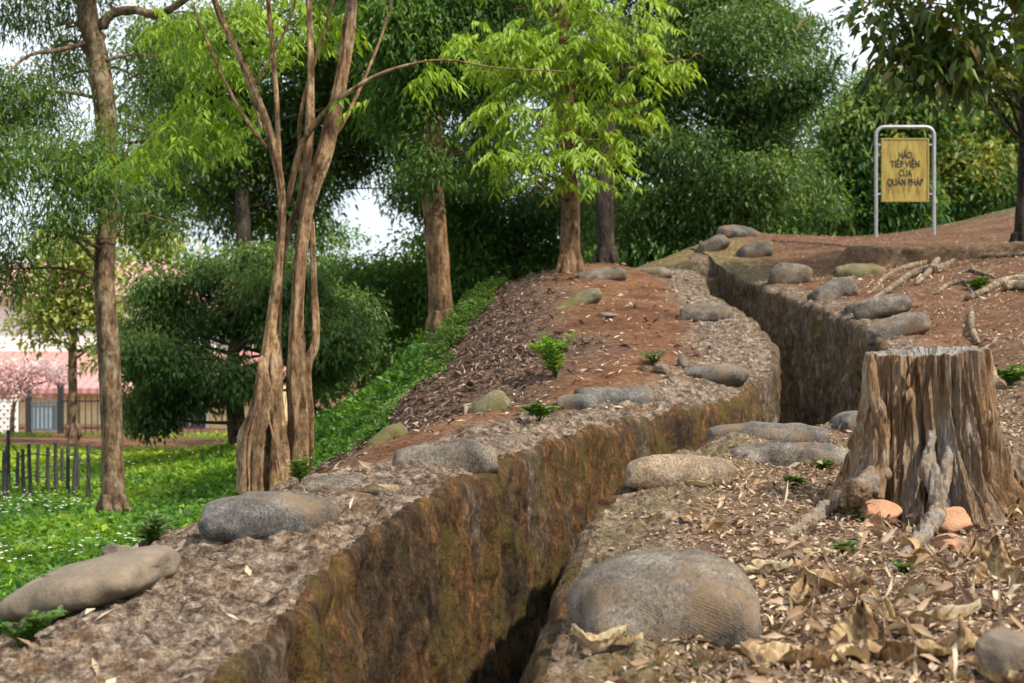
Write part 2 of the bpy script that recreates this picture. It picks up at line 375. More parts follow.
# ------------------------------------------------------------------ leaf / bark materials
def mat_leaf(name, cols, trans=.35, rough=.5, tcol=1.0):
    m, nt, b, o = newmat(name); t = attr(nt, 'tint')
    k = len(cols); c = ramp(nt, t, [((i + .0) / (k - 1), cc) for i, cc in enumerate(cols)])
    nt.links.new(c, b.inputs['Base Color']); b.inputs['Roughness'].default_value = rough; b.inputs['Specular IOR Level'].default_value = .35
    tr = nt.nodes.new('ShaderNodeBsdfTranslucent'); nt.links.new(mixc(nt, 1, c, tcol if isinstance(tcol, tuple) else (1.5, 1.35, .6), 'MULTIPLY'), tr.inputs['Color'])
    mx = nt.nodes.new('ShaderNodeMixShader'); mx.inputs[0].default_value = trans
    nt.links.new(b.outputs[0], mx.inputs[1]); nt.links.new(tr.outputs[0], mx.inputs[2]); nt.links.new(mx.outputs[0], o.inputs[0])
    return m
def mat_bark(name, a, b_, c_, stretch=(1, 1, .25), scale=14, lich=None):
    m, nt, b, o = newmat(name); p = objcoord(nt, True)
    n1 = noise(nt, p, scale, 8, .7, stretch, .3); n2 = noise(nt, p, 3, 5, .6)
    c = ramp(nt, n1, [(.36, a), (.48, b_), (.64, c_)]); n6 = noise(nt, p, 40, 8, .75, (1, 1, .5))
    c = mixc(nt, 1, c, ramp(nt, n2, [(.35, (.5, .5, .5)), (.65, (1.3, 1.3, 1.25))]), 'MULTIPLY'); c = mixc(nt, 1, c, ramp(nt, n6, [(.38, (.5, .48, .46)), (.55, (1.1, 1.1, 1.1)), (.66, (1.5, 1.5, 1.5))]), 'MULTIPLY')
    if lich: c = mixc(nt, ramp(nt, noise(nt, p, 6, 6, .7), [(.55, (0, 0, 0)), (.66, (.7, .7, .7))]), c, lich)
    nt.links.new(c, b.inputs['Base Color']); b.inputs['Roughness'].default_value = .9; b.inputs['Specular IOR Level'].default_value = .2
    nb = bump(nt, None, n1, 1.0, .05); bump(nt, b, n6, .9, .02, nb)
    return m
LM = {
 'feather': mat_leaf('feather_leaf', [(.035, .08, .022), (.075, .15, .034), (.14, .225, .045), (.24, .31, .06)], .45),
 'dark': mat_leaf('dark_leaf', [(.022, .060, .022), (.055, .12, .038), (.12, .20, .05), (.25, .33, .07)], .35, .42),
 'lime': mat_leaf('lime_leaf', [(.10, .20, .02), (.19, .31, .03), (.28, .40, .045), (.40, .49, .07)], .42),
 'mid': mat_leaf('mid_leaf', [(.03, .075, .022), (.065, .145, .034), (.12, .225, .045), (.22, .32, .06)], .42),
 'yellow': mat_leaf('yellow_leaf', [(.12, .18, .04), (.26, .32, .07), (.45, .46, .14), (.62, .55, .22)], .4, .5, (1.2, 1.2, .8)),
 'gold': mat_leaf('gold_leaf', [(.035, .10, .035), (.08, .17, .04), (.22, .27, .06), (.48, .38, .10)], .35),
 'pink': mat_leaf('blossom', [(.55, .28, .27), (.75, .55, .54), (.85, .78, .76)], .3, .6, (1, 1, 1)),
 'olive': mat_leaf('olive_leaf', [(.02, .05, .014), (.05, .10, .022), (.11, .17, .035), (.20, .13, .04)], .4, .35),
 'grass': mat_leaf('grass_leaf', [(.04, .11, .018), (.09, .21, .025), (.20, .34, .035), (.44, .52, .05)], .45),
 'litter': mat_leaf('litter_leaf', [(.10, .055, .034), (.24, .15, .09), (.38, .27, .18), (.56, .47, .34)], .1, .7),
 'litter_dark': mat_leaf('litter_dark_leaf', [(.04, .022, .018), (.085, .05, .038), (.16, .10, .072), (.33, .25, .18)], .05, .7),
 'dry': mat_leaf('dry_leaf', [(.08, .045, .022), (.22, .13, .06), (.36, .25, .12), (.46, .39, .25)], .15, .6),
 'weed': mat_leaf('weed_leaf', [(.03, .07, .015), (.06, .13, .025), (.11, .19, .035), (.17, .24, .05)], .3),
 'flower': mat_leaf('white_flower', [(.7, .7, .68), (.8, .8, .78)], .2),
}
BK = {
 'grey': mat_bark('grey_bark', (.07, .04, .024), (.20, .125, .072), (.33, .24, .16), lich=(.30, .28, .20)),
 'orange': mat_bark('orange_bark', (.10, .055, .028), (.25, .145, .075), (.38, .25, .15)),
 'pale': mat_bark('pale_bark', (.11, .062, .034), (.37, .215, .11), (.55, .39, .24), (1, 1, .25), 20, (.42, .38, .30)),
 'dark': mat_bark('dark_bark', (.02, .016, .012), (.05, .04, .03), (.10, .08, .06)),
}
def leafmesh(P, D, Nn, Ln, Wd, tint, fold=.15, droop=.2):
    """one folded rhombic leaf per row"""
    n = len(P)
    D = D / (np.linalg.norm(D, axis=1)[:, None] + 1e-9)
    S = np.cross(D, Nn); S /= np.linalg.norm(S, axis=1)[:, None] + 1e-9
    U = np.cross(S, D)
    Ln = np.broadcast_to(Ln, n)[:, None]; Wd = np.broadcast_to(Wd, n)[:, None]
    base = P; mid = P + D * Ln * .45
    tip = P + D * Ln; tip = tip - np.array([0, 0, 1]) * Ln * droop
    l = mid + S * Wd * .5 + U * Wd * fold; r = mid - S * Wd * .5 + U * Wd * fold
    V = np.stack([base, l, tip, r], 1).reshape(-1, 3)
    Fc = np.arange(4 * n).reshape(n, 4)
    return V, Fc, np.repeat(tint, 4)
def rdir(n, zs=1.0):
    v = rng.normal(size=(n, 3)); v[:, 2] *= zs; return v / (np.linalg.norm(v, axis=1)[:, None] + 1e-9)
def crown(blobs, nclump, nleaf, cr, Ln, Wd, flat=.5, droop=.3, hang=.3, solid=.5, tint=(.5, .22), gapn=1.2, gapt=-.02):
    """blobs: (cx,cy,cz,rx,ry,rz,weight). leaf clumps through the volume, thinned by a noise field so gaps open."""
    B = np.array(blobs, float); wgt = B[:, 6] * (B[:, 3] * B[:, 4] * B[:, 5]) ** .6; wgt /= wgt.sum()
    idx = rng.choice(len(B), nclump, p=wgt)
    d = rdir(nclump); rad = (solid + (1 - solid) * rng.random(nclump)) ** .6
    rad = np.where(rng.random(nclump) < .6, rad, rng.random(nclump) ** .4)
    C = B[idx, :3] + d * rad[:, None] * B[idx, 3:6] * (1 + .25 * fbm(d * 3 + idx[:, None] * 3.1, 3)[:, None] * 4)
    keep = fbm(C * gapn, 3) > gapt - .08
    C = C[keep]; d = d[keep]; n = len(C)
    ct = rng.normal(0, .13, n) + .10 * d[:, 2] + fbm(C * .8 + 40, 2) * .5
    k = rng.integers(int(nleaf * .6), int(nleaf * 1.4) + 1, n); ii = np.repeat(np.arange(n), k); m = len(ii)
    off = rdir(m) * (rng.random(m) ** .5)[:, None] * cr * (1 + rng.random(m)[:, None] * .6); off[:, 2] *= flat
    P = C[ii] + off
    D = off / cr * .7 + rdir(m) * .9; D[:, 2] -= hang * .6
    Nn = rdir(m) * .6 + np.array([0, 0, 1.0])
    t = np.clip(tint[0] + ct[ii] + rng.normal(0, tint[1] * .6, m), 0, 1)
    return leafmesh(P, D, Nn, Ln * (.65 + .7 * rng.random(m)), Wd * (.65 + .7 * rng.random(m)), t, .15, droop), C
def sprays(C, axis_len, nl, Ln, Wd, tint):
    """pinnate sprays: twig leaving C sideways with drooping leaflets in two rows"""
    n = len(C); Vs = []; m = n * nl
    az = rng.random(n) * 2 * np.pi; ax = np.stack([np.cos(az), np.sin(az), -.15 - .3 * rng.random(n)], -1)
    ii = np.repeat(np.arange(n), nl); j = np.tile(np.arange(nl), n) / nl; side = np.tile(np.where(np.arange(nl) % 2, 1, -1), n)
    P = C[ii] + ax[ii] * (j * axis_len * (.7 + .6 * rng.random(n)[ii]))[:, None]; P[:, 2] -= j ** 2 * axis_len * .35
    per = np.stack([-ax[:, 1], ax[:, 0], 0 * ax[:, 0]], -1)[ii] * side[:, None]
    D = per * .8 + ax[ii] * .5 + rng.normal(0, .2, (m, 3)); D[:, 2] -= .45 + .3 * rng.random(m)
    Nn = np.array([0, 0, 1.]) + rng.normal(0, .3, (m, 3))
    t = np.clip(tint + rng.normal(0, .14, n)[ii] + rng.normal(0, .08, m), 0, 1)
    return leafmesh(P, D, Nn, Ln * (.7 + .5 * rng.random(m)), Wd * (.8 + .4 * rng.random(m)), t, .12, .25)
def joinleaf(ls):
    V = np.concatenate([l[0] for l in ls]); n = 0; Fs = []
    for l in ls: Fs.append(l[1] + n); n += len(l[0])
    return V, np.concatenate(Fs), np.concatenate([l[2] for l in ls])
def put_leaves(name, lv, mat, parent=None, base=(0, 0, 0)):
    V, Fc, t = lv; me = mesh(name, V - np.asarray(base), Fc, mat, False, {'tint': ('FLOAT', t)})
    return obj(name, me, parent)
def put(name, vf, mat, parent=None, base=(0, 0, 0), smooth=True):
    V, Fc = vf; me = mesh(name, V - np.asarray(base), Fc, mat, smooth); return obj(name, me, parent)
def blob(px, py, Y, rpx, rpy, ry=None, w=1):
    c = at(px, py, Y); rx = rpx / F * Y; rz = rpy / F * Y; return (*c, rx, ry if ry else (rx + rz) / 2 * .9, rz, w)
def scatter_blobs(px, py, Y, RX, RY, n, r, seed, depth=1.6):
    rs = np.random.default_rng(seed); out = []
    for _ in range(n):
        a = rs.random() * 6.283; q = rs.random() ** .45; k = rs.uniform(.6, 1.3)
        out.append(blob(px + RX * q * math.cos(a), py + RY * q * math.sin(a), Y + rs.normal(0, depth * .45), r * k * 1.25, r * k * .75, None, 1))
    return out
def limbs(trunkpts, blobs, r0, k=2, seed=0, taper=.25):
    """branches from the trunk out to each crown blob"""
    rs = np.random.default_rng(seed); T = spline(trunkpts, 40); parts = []
    for b in blobs:
        for _ in range(k):
            c = np.array(b[:3]) + rs.normal(0, .35, 3) * np.array(b[3:6])
            cand = T[T[:, 2] < c[2] - .15 * abs(np.linalg.norm(c[:2] - T[:, :2], axis=1).min())]
            if not len(cand): cand = T[:8]
            s = cand[np.argmin(np.linalg.norm(cand - c, axis=1))]
            mid = (s + c) / 2 + rs.normal(0, .12, 3) * np.linalg.norm(c - s) + np.array([0, 0, .08 * np.linalg.norm(c - s)])
            parts.append(tube([s, mid, c], [r0, r0 * .6, r0 * taper], 14, 7, .01, (5, 5, 5), seed))
            for q in range(3):
                e = mid + (c - mid) * rs.random() ; f = e + rs.normal(0, .45, 3) * np.array(b[3:6])
                parts.append(tube([e, (e + f) / 2 + rs.normal(0, .06, 3), f], [r0 * .4, r0 * .28, r0 * .12], 8, 5))
    return parts
def flare(base, r, n=6, seed=0, L=1.45):
    rs = np.random.default_rng(seed); out = []
    for i in range(n):
        a = i / n * 6.283 + rs.random() * .6; d = np.array([math.cos(a), math.sin(a), 0])
        out.append(tube([base + np.array([0, 0, r * 1.6]) + d * r * .5, base + d * r * 1.05 + np.array([0, 0, r * .4]), base + d * r * L + np.array([0, 0, -.12])], [r * .55, r * .38, r * .15], 12, 9, .03, (6, 6, 6), seed + i))
    return out
def tree(name, label, tp, rad, bark, blobs, leafkind, group='trees around the trench', nclump=900, nleaf=14, cr=.3, Ln=.1, Wd=.035, flat=.5, droop=.3, hang=.3, solid=.5, lr=None, k=2, seed=0, amp=.02, gapn=1.2, gapt=-.02, extra=None, tint=(.5, .22), tn=50, segs=16, cat='tree'):
    tp = np.asarray(tp, float); base = tp[0]
    e = empty(name, base, label, cat, group)
    tp2 = np.vstack([tp[0] - np.array([0, 0, .25]), tp])
    parts = [tube(tp2, np.concatenate([[rad[0] * 1.15], rad]), tn, segs, amp, (6, 6, 1.5), seed, 3)] + flare(base, rad[0], 6, seed)
    parts += limbs(tp, blobs, lr or rad[-1] * .6, k, seed)
    if extra: parts += extra
    put('trunk', join(parts), BK[bark], e, base)
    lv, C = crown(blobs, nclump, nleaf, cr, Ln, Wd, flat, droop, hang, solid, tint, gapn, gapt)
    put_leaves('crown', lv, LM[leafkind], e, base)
    return e
def TP(l): return [at(*p) for p in l]
#@@OBJECTS
# ------------------------------------------------------------------ building, gate and fences on the low ground
def mat_simple(name, c, rough=.7, var=.15, scale=8, metal=0.0, bmp=.2):
    m, nt, b, o = newmat(name); p = objcoord(nt, True); n = noise(nt, p, scale, 6, .65)
    cc = ramp(nt, n, [(.3, tuple(v * (1 - var) for v in c)), (.7, tuple(min(1, v * (1 + var)) for v in c))])
    nt.links.new(cc, b.inputs['Base Color']); b.inputs['Roughness'].default_value = rough; b.inputs['Metallic'].default_value = metal
    if bmp: bump(nt, b, n, bmp, .01)
    return m
def mat_tiles(name, c):
    m, nt, b, o = newmat(name); p = objcoord(nt, True)
    wv = nt.nodes.new('ShaderNodeTexWave'); wv.inputs['Scale'].default_value = 1.3; wv.bands_direction = 'X'; nt.links.new(p, wv.inputs['Vector'])
    wv2 = nt.nodes.new('ShaderNodeTexWave'); wv2.inputs['Scale'].default_value = .9; wv2.bands_direction = 'Y'; wv2.wave_profile = 'SAW'; nt.links.new(p, wv2.inputs['Vector'])
    n = noise(nt, p, 1.5, 6, .6)
    cc = mixc(nt, n, tuple(v * .8 for v in c), tuple(min(1, v * 1.2) for v in c))
    nt.links.new(cc, b.inputs['Base Color']); b.inputs['Roughness'].default_value = .6
    bump(nt, b, math_(nt, 'ADD', wv.outputs['Fac'], wv2.outputs['Fac']), .6, .05)
    return m
M_yel = mat_simple('yellow_plaster', (.80, .66, .36)); M_white = mat_simple('white_plaster', (.80, .79, .75)); M_roof = mat_tiles('roof_tiles', (.46, .22, .21))
M_blue = mat_simple('blue_paint', (.10, .14, .17), .5); M_black = mat_simple('black_iron', (.03, .03, .032), .5); M_wht = mat_simple('white_paint', (.78, .78, .76), .5)
M_dark = mat_simple('dark_glass', (.04, .05, .06), .2, bmp=0); M_post = mat_simple('weathered_post', (.045, .042, .036), .85, .4, 20)
M_conc = mat_simple('concrete', (.42, .40, .37), .85, .2, 6)
yb = 41.0; c0 = at(60, 432, yb); BX0, BX1 = at(-140, 0, yb)[0], at(262, 0, yb)[0]; xm = (BX0 + BX1) / 2; bw = BX1 - BX0
b = empty('house', (xm, yb, -4.0), 'yellow walled house with pink red tiled roof and whitish upper storey beyond the iron fence', 'house')
bb = (xm, yb, -4.0)
zeave = at(0, 391, yb)[2]; zr1 = at(0, 356, yb + 3)[2]; zu = at(0, 300, yb + 3)[2]
put('wall', join([box((xm, yb + 4, (zeave - 4) / 2), (bw, 8, zeave + 4))]), M_yel, b, bb, False)
ov = .5
Vr = np.array([[BX0 - ov, yb - .6, zeave - .05], [BX1 + ov, yb - .6, zeave - .05], [BX1 + ov, yb + 3.2, zr1], [BX0 - ov, yb + 3.2, zr1], [BX0 - ov, yb - .6, zeave + .1], [BX1 + ov, yb - .6, zeave + .1], [BX1 + ov, yb + 3.2, zr1 + .15], [BX0 - ov, yb + 3.2, zr1 + .15]])
box8 = np.array([[0, 1, 2, 3], [4, 7, 6, 5], [0, 4, 5, 1], [1, 5, 6, 2], [2, 6, 7, 3], [3, 7, 4, 0]])
put('roof', (Vr, box8), M_roof, b, bb, False)
put('upper_wall', join([box((xm - 1, yb + 6.5, (zr1 + zu) / 2), (bw - 2, 6.6, zu - zr1 + .3))]), M_white, b, bb, False)
Vu = Vr.copy(); Vu[:, 1] = [yb + 2.7, yb + 2.7, yb + 6.5, yb + 6.5] * 2; Vu[:, 2] = [zu, zu, zu + 1.2, zu + 1.2, zu + .12, zu + .12, zu + 1.35, zu + 1.35]
put('roof', (Vu, box8), M_roof, b, bb, False)
for px in (-60, -5, 130, 190):
    x = at(px, 0, yb)[0]; fr = put('window', box((x, yb - .02, -2.35), (1.1, .1, 1.3)), M_white, b, bb, False)
    put('pane', join([box((x - .25, yb - .09, -2.35), (.42, .04, 1.1)), box((x + .25, yb - .09, -2.35), (.42, .04, 1.1))]), M_dark, fr, bb, False).location = (0, 0, 0)
# iron fence
yf = 34.0
zf = at(0, 433, yf)[2]; zt = at(0, 396, yf)[2]
x0, x1 = at(-60, 0, yf)[0], at(205, 0, yf)[0]
e = empty('iron_fence', (x0, yf, zf), 'tall black iron bar fence between the lawn and the yellow house', 'fence')
eb = (x0, yf, zf)
xg0, xg1 = at(24, 0, yf)[0], at(62, 0, yf)[0]; xw0, xw1 = at(-8, 0, yf)[0], at(18, 0, yf)[0]
bars = []
for x in np.arange(x0, x1, .145):
    if xg0 - .1 < x < xg1 + .1 or xw0 < x < xw1: continue
    put('bar', tube([(x, yf, zf - .2), (x, yf, zt)], [.014, .014], 2, 5, cap=False), M_black, e, eb)
for zz in (zf + .12, zt - .12):
    put('rail', join([box(((x0 + xw0) / 2, yf, zz), (xw0 - x0, .04, .04)), box(((xw1 + xg0) / 2, yf, zz), (xg0 - xw1, .04, .04)), box(((xg1 + x1) / 2, yf, zz), (x1 - xg1, .04, .04))]), M_black, e, eb, False)
for px in (28, 60):
    x = at(px, 0, yf)[0]; put('gate_post', join([box((x, yf + .05, (zf + zt) / 2 + .1), (.12, .12, zt - zf + .3)), box((x, yf + .05, zt + .28), (.16, .16, .06))]), M_black, e, eb, False)
e = empty('gate', ((xg0 + xg1) / 2, yf, zf), 'grey blue metal gate between two posts of the iron fence', 'gate')
eb = ((xg0 + xg1) / 2, yf, zf); g0, g1 = xg0 + .2, xg1 - .14
put('gate_frame', join([box(((g0 + g1) / 2, yf, zz), (g1 - g0, .05, .05)) for zz in (zf + .08, zt - .15)] + [box((x, yf, (zf + zt) / 2 - .04), (.05, .052, zt - zf - .18)) for x in (g0, g1)]), M_blue, e, eb, False)
put('sheet', box(((g0 + g1) / 2, yf + .03, zf + .38), (g1 - g0, .015, .55)), mat_simple('gate_sheet', (.35, .42, .48), .5), e, eb, False)
for x in np.arange(g0 + .1, g1, .1): put('bar', tube([(x, yf, zf + .1), (x, yf, zt - .1)], [.012, .012], 2, 5, cap=False), M_blue, e, eb)
# white lattice panel
e = empty('lattice_screen', ((xw0 + xw1) / 2, yf - .05, zf), 'white pierced lattice screen at the left edge of the picture beside the gate', 'screen')
eb = ((xw0 + xw1) / 2, yf - .05, zf); ps = []
nx, nz = 7, 8; hx = (xw1 - xw0) / nx; hz = (zt - zf - .1) / nz
for i in range(nx + 1): ps.append(box((xw0 + i * hx, yf - .05, (zf + zt) / 2 - .05), (.04, .05, zt - zf - .06)))
for j in range(nz + 1): ps.append(box(((xw0 + xw1) / 2, yf - .05, zf + j * hz), (xw1 - xw0, .06, .04)))
for i in range(nx):
    for j in range(nz):
        if (i + j) % 2 == 0: ps.append(box((xw0 + (i + .5) * hx, yf - .05, zf + (j + .5) * hz), (hx * .7, .055, hz * .7), 0))
put('lattice', join(ps), M_wht, e, eb, False)
# near rustic fence
fp = [(-14, 520, 430), (5, 500, 452), (9, 497, 430), (18, 494, 452), (25, 491, 449), (32, 489, 444), (38, 491, 444), (48, 487, 447), (57, 484, 443), (62, 482, 449), (68, 480, 447), (74, 480, 446), (77, 478, 444), (88, 480, 444), (104, 478, 446), (103, 470, 443)]
base = hit(40, 490, 8, 40)
e = empty('rustic_fence', base, 'low fence of thin dark sticks and wire standing in the lawn', 'fence')
tops = []
for i, (px, pb, pt) in enumerate(fp):
    Y = 16.6 - .1 * abs(i - 8) + (.8 if i % 3 == 0 else 0); q = at(px, pb, Y); q[2] = H(q[0], q[1]); h = at(px, pt, Y)[2]
    a = q - np.array([0, 0, .1]); t = np.array([q[0] + rng.normal(0, .02), q[1], h]); tops.append(t)
    put('post', tube([a, (a + t) / 2 + rng.normal(0, .008, 3), t], [.027, .024, .022], 8, 8, .003, (12, 12, 3), i, cap=False), M_post, e, base)
tops = sorted(tops, key=lambda v: v[0])
for dz in (.1, .36): put('rail', join([tube([a - np.array([0, .02, dz]), b_ - np.array([0, .02, dz])], [.009, .009], 3, 5) for a, b_ in zip(tops[:-1], tops[1:])]), M_post, e, base)

# ------------------------------------------------------------------ trees
# far trees first
tree('broad_tree', 'huge dense dark green tree filling the back behind the bright green tree', TP([(606, 262, 21), (605, 200, 21), (610, 120, 21.3), (640, 20, 22)]), [.14, .12, .11, .07], 'dark',
     scatter_blobs(708, 105, 23.5, 100, 120, 56, 33, 8, 2.2) + scatter_blobs(560, 120, 25, 70, 120, 18, 36, 9, 1.0) + scatter_blobs(700, -60, 23, 120, 40, 10, 45, 10) + [blob(800, 200, 24, 50, 28), blob(640, 225, 23, 60, 20), blob(730, 205, 24, 60, 25)],
     'dark', nclump=6400, nleaf=30, cr=.38, Ln=.095, Wd=.042, flat=.45, hang=.3, k=0, seed=3, lr=.03, gapn=.9, gapt=-.0)
tree('far_tree', 'pale gold topped leafy tree beyond the sign at its left', TP([(880, 250, 33), (880, 200, 33), (885, 150, 33)]), [.2, .17, .1], 'dark',
     [blob(865, 150, 33, 50, 55), blob(900, 110, 33, 55, 38), blob(880, 200, 33, 50, 35), blob(845, 200, 33, 30, 35)], 'gold', group='trees beyond the sign', nclump=2600, nleaf=18, cr=.45, Ln=.19, Wd=.08, seed=4, lr=.06, gapt=-.1, tint=(.40, .25))
tree('far_tree', 'rounded mixed green and gold tree beyond the sign at its right', TP([(975, 250, 36), (975, 200, 36), (970, 150, 36)]), [.2, .17, .1], 'dark',
     [blob(960, 150, 36, 50, 40), blob(1000, 130, 36, 50, 40), blob(970, 185, 35, 60, 40), blob(1010, 190, 36, 40, 40), blob(935, 205, 35, 35, 25), blob(1060, 150, 36, 50, 60), blob(920, 165, 36, 40, 35), blob(930, 100, 36, 50, 25), blob(885, 108, 35, 35, 28), blob(985, 90, 36, 40, 22), blob(940, 120, 36, 40, 30), blob(1010, 100, 36, 45, 25)], 'gold', group='trees beyond the sign', nclump=3000, nleaf=18, cr=.45, Ln=.19, Wd=.08, seed=5, lr=.06, gapt=-.1, tint=(.38, .25))
tree('background_tree', 'deep green bushy tree in the back between the brown trunk and the bright green tree', TP([(520, 330, 26), (520, 280, 26), (515, 220, 26)]), [.15, .13, .1], 'dark',
     [blob(500, 270, 26, 60, 45), blob(540, 230, 26, 50, 50), blob(480, 215, 26, 50, 50), blob(400, 285, 27, 55, 45), blob(420, 240, 27, 35, 30), blob(370, 320, 27, 50, 40), blob(330, 290, 28, 40, 60), blob(465, 290, 26, 45, 40)], 'mid', nclump=3400, nleaf=24, cr=.38, Ln=.10, Wd=.05, seed=6, lr=.03, gapt=.0, tint=(.5, .25))
tree('background_tree', 'slim tree with dark trunk and airy blue green foliage behind the many stemmed tree', TP([(243, 330, 23), (243, 240, 23), (240, 170, 23), (236, 60, 23)]), [.13, .12, .11, .07], 'dark',
     [blob(230, 60, 23, 75, 60), blob(300, 30, 23, 80, 45), blob(300, 110, 24, 50, 45), blob(380, 30, 23, 70, 50), blob(370, 95, 24, 50, 35), blob(200, 150, 23, 60, 40), blob(240, 205, 24, 45, 35), blob(170, 40, 23, 50, 50), blob(430, 150, 24, 40, 50), blob(300, 190, 24, 30, 40), blob(180, 110, 24, 60, 50), blob(250, 130, 24, 60, 50), blob(340, 60, 24, 60, 60), blob(150, 190, 25, 50, 40), blob(440, 60, 24, 60, 60), blob(390, 140, 25, 60, 30), blob(340, 160, 25, 45, 25), blob(420, 190, 26, 30, 30), blob(290, 230, 26, 35, 25)], 'feather', nclump=5200, nleaf=24, cr=.40, Ln=.11, Wd=.04, flat=.5, hang=.4, seed=7, lr=.03, gapn=1.3, gapt=.02, tint=(.5, .2))
tree('round_tree', 'low round dark tree with short trunk spreading over the lawn behind the first tree', TP([(238, 462, 20), (236, 420, 20), (232, 380, 20), (235, 330, 20)]), [.15, .13, .11, .06], 'grey',
     scatter_blobs(240, 330, 20, 105, 68, 34, 24, 5) + [blob(150, 410, 19.5, 24, 26), blob(195, 392, 19.6, 34, 20), blob(345, 320, 21, 34, 30), blob(350, 380, 21, 28, 18), blob(260, 258, 20.2, 30, 12), blob(160, 290, 19.6, 26, 18)], 'dark', nclump=3600, nleaf=26, cr=.25, Ln=.085, Wd=.032, flat=.55, hang=.8, k=1, seed=8, lr=.03, gapn=1.3, gapt=.0, tint=(.5, .25))
tree('young_tree', 'thin young tree with sparse yellow leaves in front of the yellow house', TP([(74, 432, 28), (73, 390, 28), (73, 340, 28), (75, 280, 28)]), [.11, .09, .08, .05], 'grey',
     [blob(70, 280, 28, 45, 30), blob(45, 320, 28, 35, 25), blob(100, 320, 28, 30, 30), blob(75, 250, 28, 40, 20), blob(110, 350, 28, 25, 22), blob(140, 245, 30, 40, 22)], 'yellow', group='small trees by the house', nclump=720, nleaf=16, cr=.45, Ln=.13, Wd=.08, seed=9, lr=.03, k=3, gapt=0, amp=.008)
tree('blossom_tree', 'small tree covered in pale pink blossom before the red roof', TP([(12, 436, 32), (13, 410, 32), (20, 385, 32)]), [.06, .05, .03], 'grey',
     [blob(5, 375, 32, 25, 16), blob(40, 372, 32, 28, 14), blob(70, 380, 32.5, 22, 10), blob(22, 388, 32, 30, 8)], 'pink', group='small trees by the house', nclump=420, nleaf=12, cr=.25, Ln=.07, Wd=.06, seed=10, lr=.02, gapt=0, amp=.004, segs=8)
# brown trunk tree
C = TP([(443, 331, 17), (440, 280, 17), (434, 200, 17), (432, 110, 17), (428, 20, 17), (425, -90, 17)])
tree('straight_tree', 'thick straight brown trunk tree at the left foot of the leafy mound', C, [.15, .135, .135, .14, .135, .10], 'orange',
     [blob(430, -20, 17, 110, 60), blob(470, 60, 17, 60, 45), blob(400, 30, 16.5, 45, 40), blob(430, 130, 16.8, 25, 60), blob(480, 140, 17.5, 45, 40), blob(520, 30, 18, 60, 50), blob(395, 100, 17, 30, 30)], 'mid', nclump=3000, nleaf=20, cr=.26, Ln=.085, Wd=.03, flat=.7, hang=.7, seed=11, lr=.04, gapt=-.02, amp=.03, tint=(.4, .2))
# first tree at left
Lp = TP([(113, 512, 14), (112, 440, 14), (108, 350, 14), (104, 275, 14), (108, 190, 14), (106, 120, 14), (97, 60, 14), (86, 0, 14), (78, -90, 14)])
tree('slender_tree', 'slender grey brown trunk tree rising from the flowered lawn on the left', Lp, [.115, .108, .102, .098, .085, .105, .11, .10, .08], 'grey',
     [blob(35, 190, 13, 55, 60), blob(20, 100, 14, 40, 40), blob(55, 60, 15, 30, 30), blob(110, 170, 13.5, 50, 55), blob(20, 260, 13.5, 30, 35), blob(150, 60, 14, 60, 50), blob(40, 0, 14, 80, 30), blob(170, 130, 15, 50, 40), blob(140, 215, 15, 35, 25), blob(-60, 150, 14, 60, 120), blob(60, -110, 14, 160, 70), blob(60, 235, 13.8, 35, 25)],
     'feather', nclump=5200, nleaf=20, cr=.24, Ln=.085, Wd=.017, flat=.7, hang=.6, droop=.3, seed=12, lr=.025, gapn=1.6, gapt=.05, amp=.02,
     extra=[tube(TP([(100, 30, 14), (112, 14, 14), (135, 10, 13.9), (160, 14, 13.8), (200, -10, 13.5)]), [.06, .05, .045, .04, .03], 20, 8, .01), tube(TP([(97, 40, 14), (60, 50, 13.8), (30, 55, 13.6), (5, 75, 13.4)]), [.03, .025, .018, .01], 14, 6, .006)])

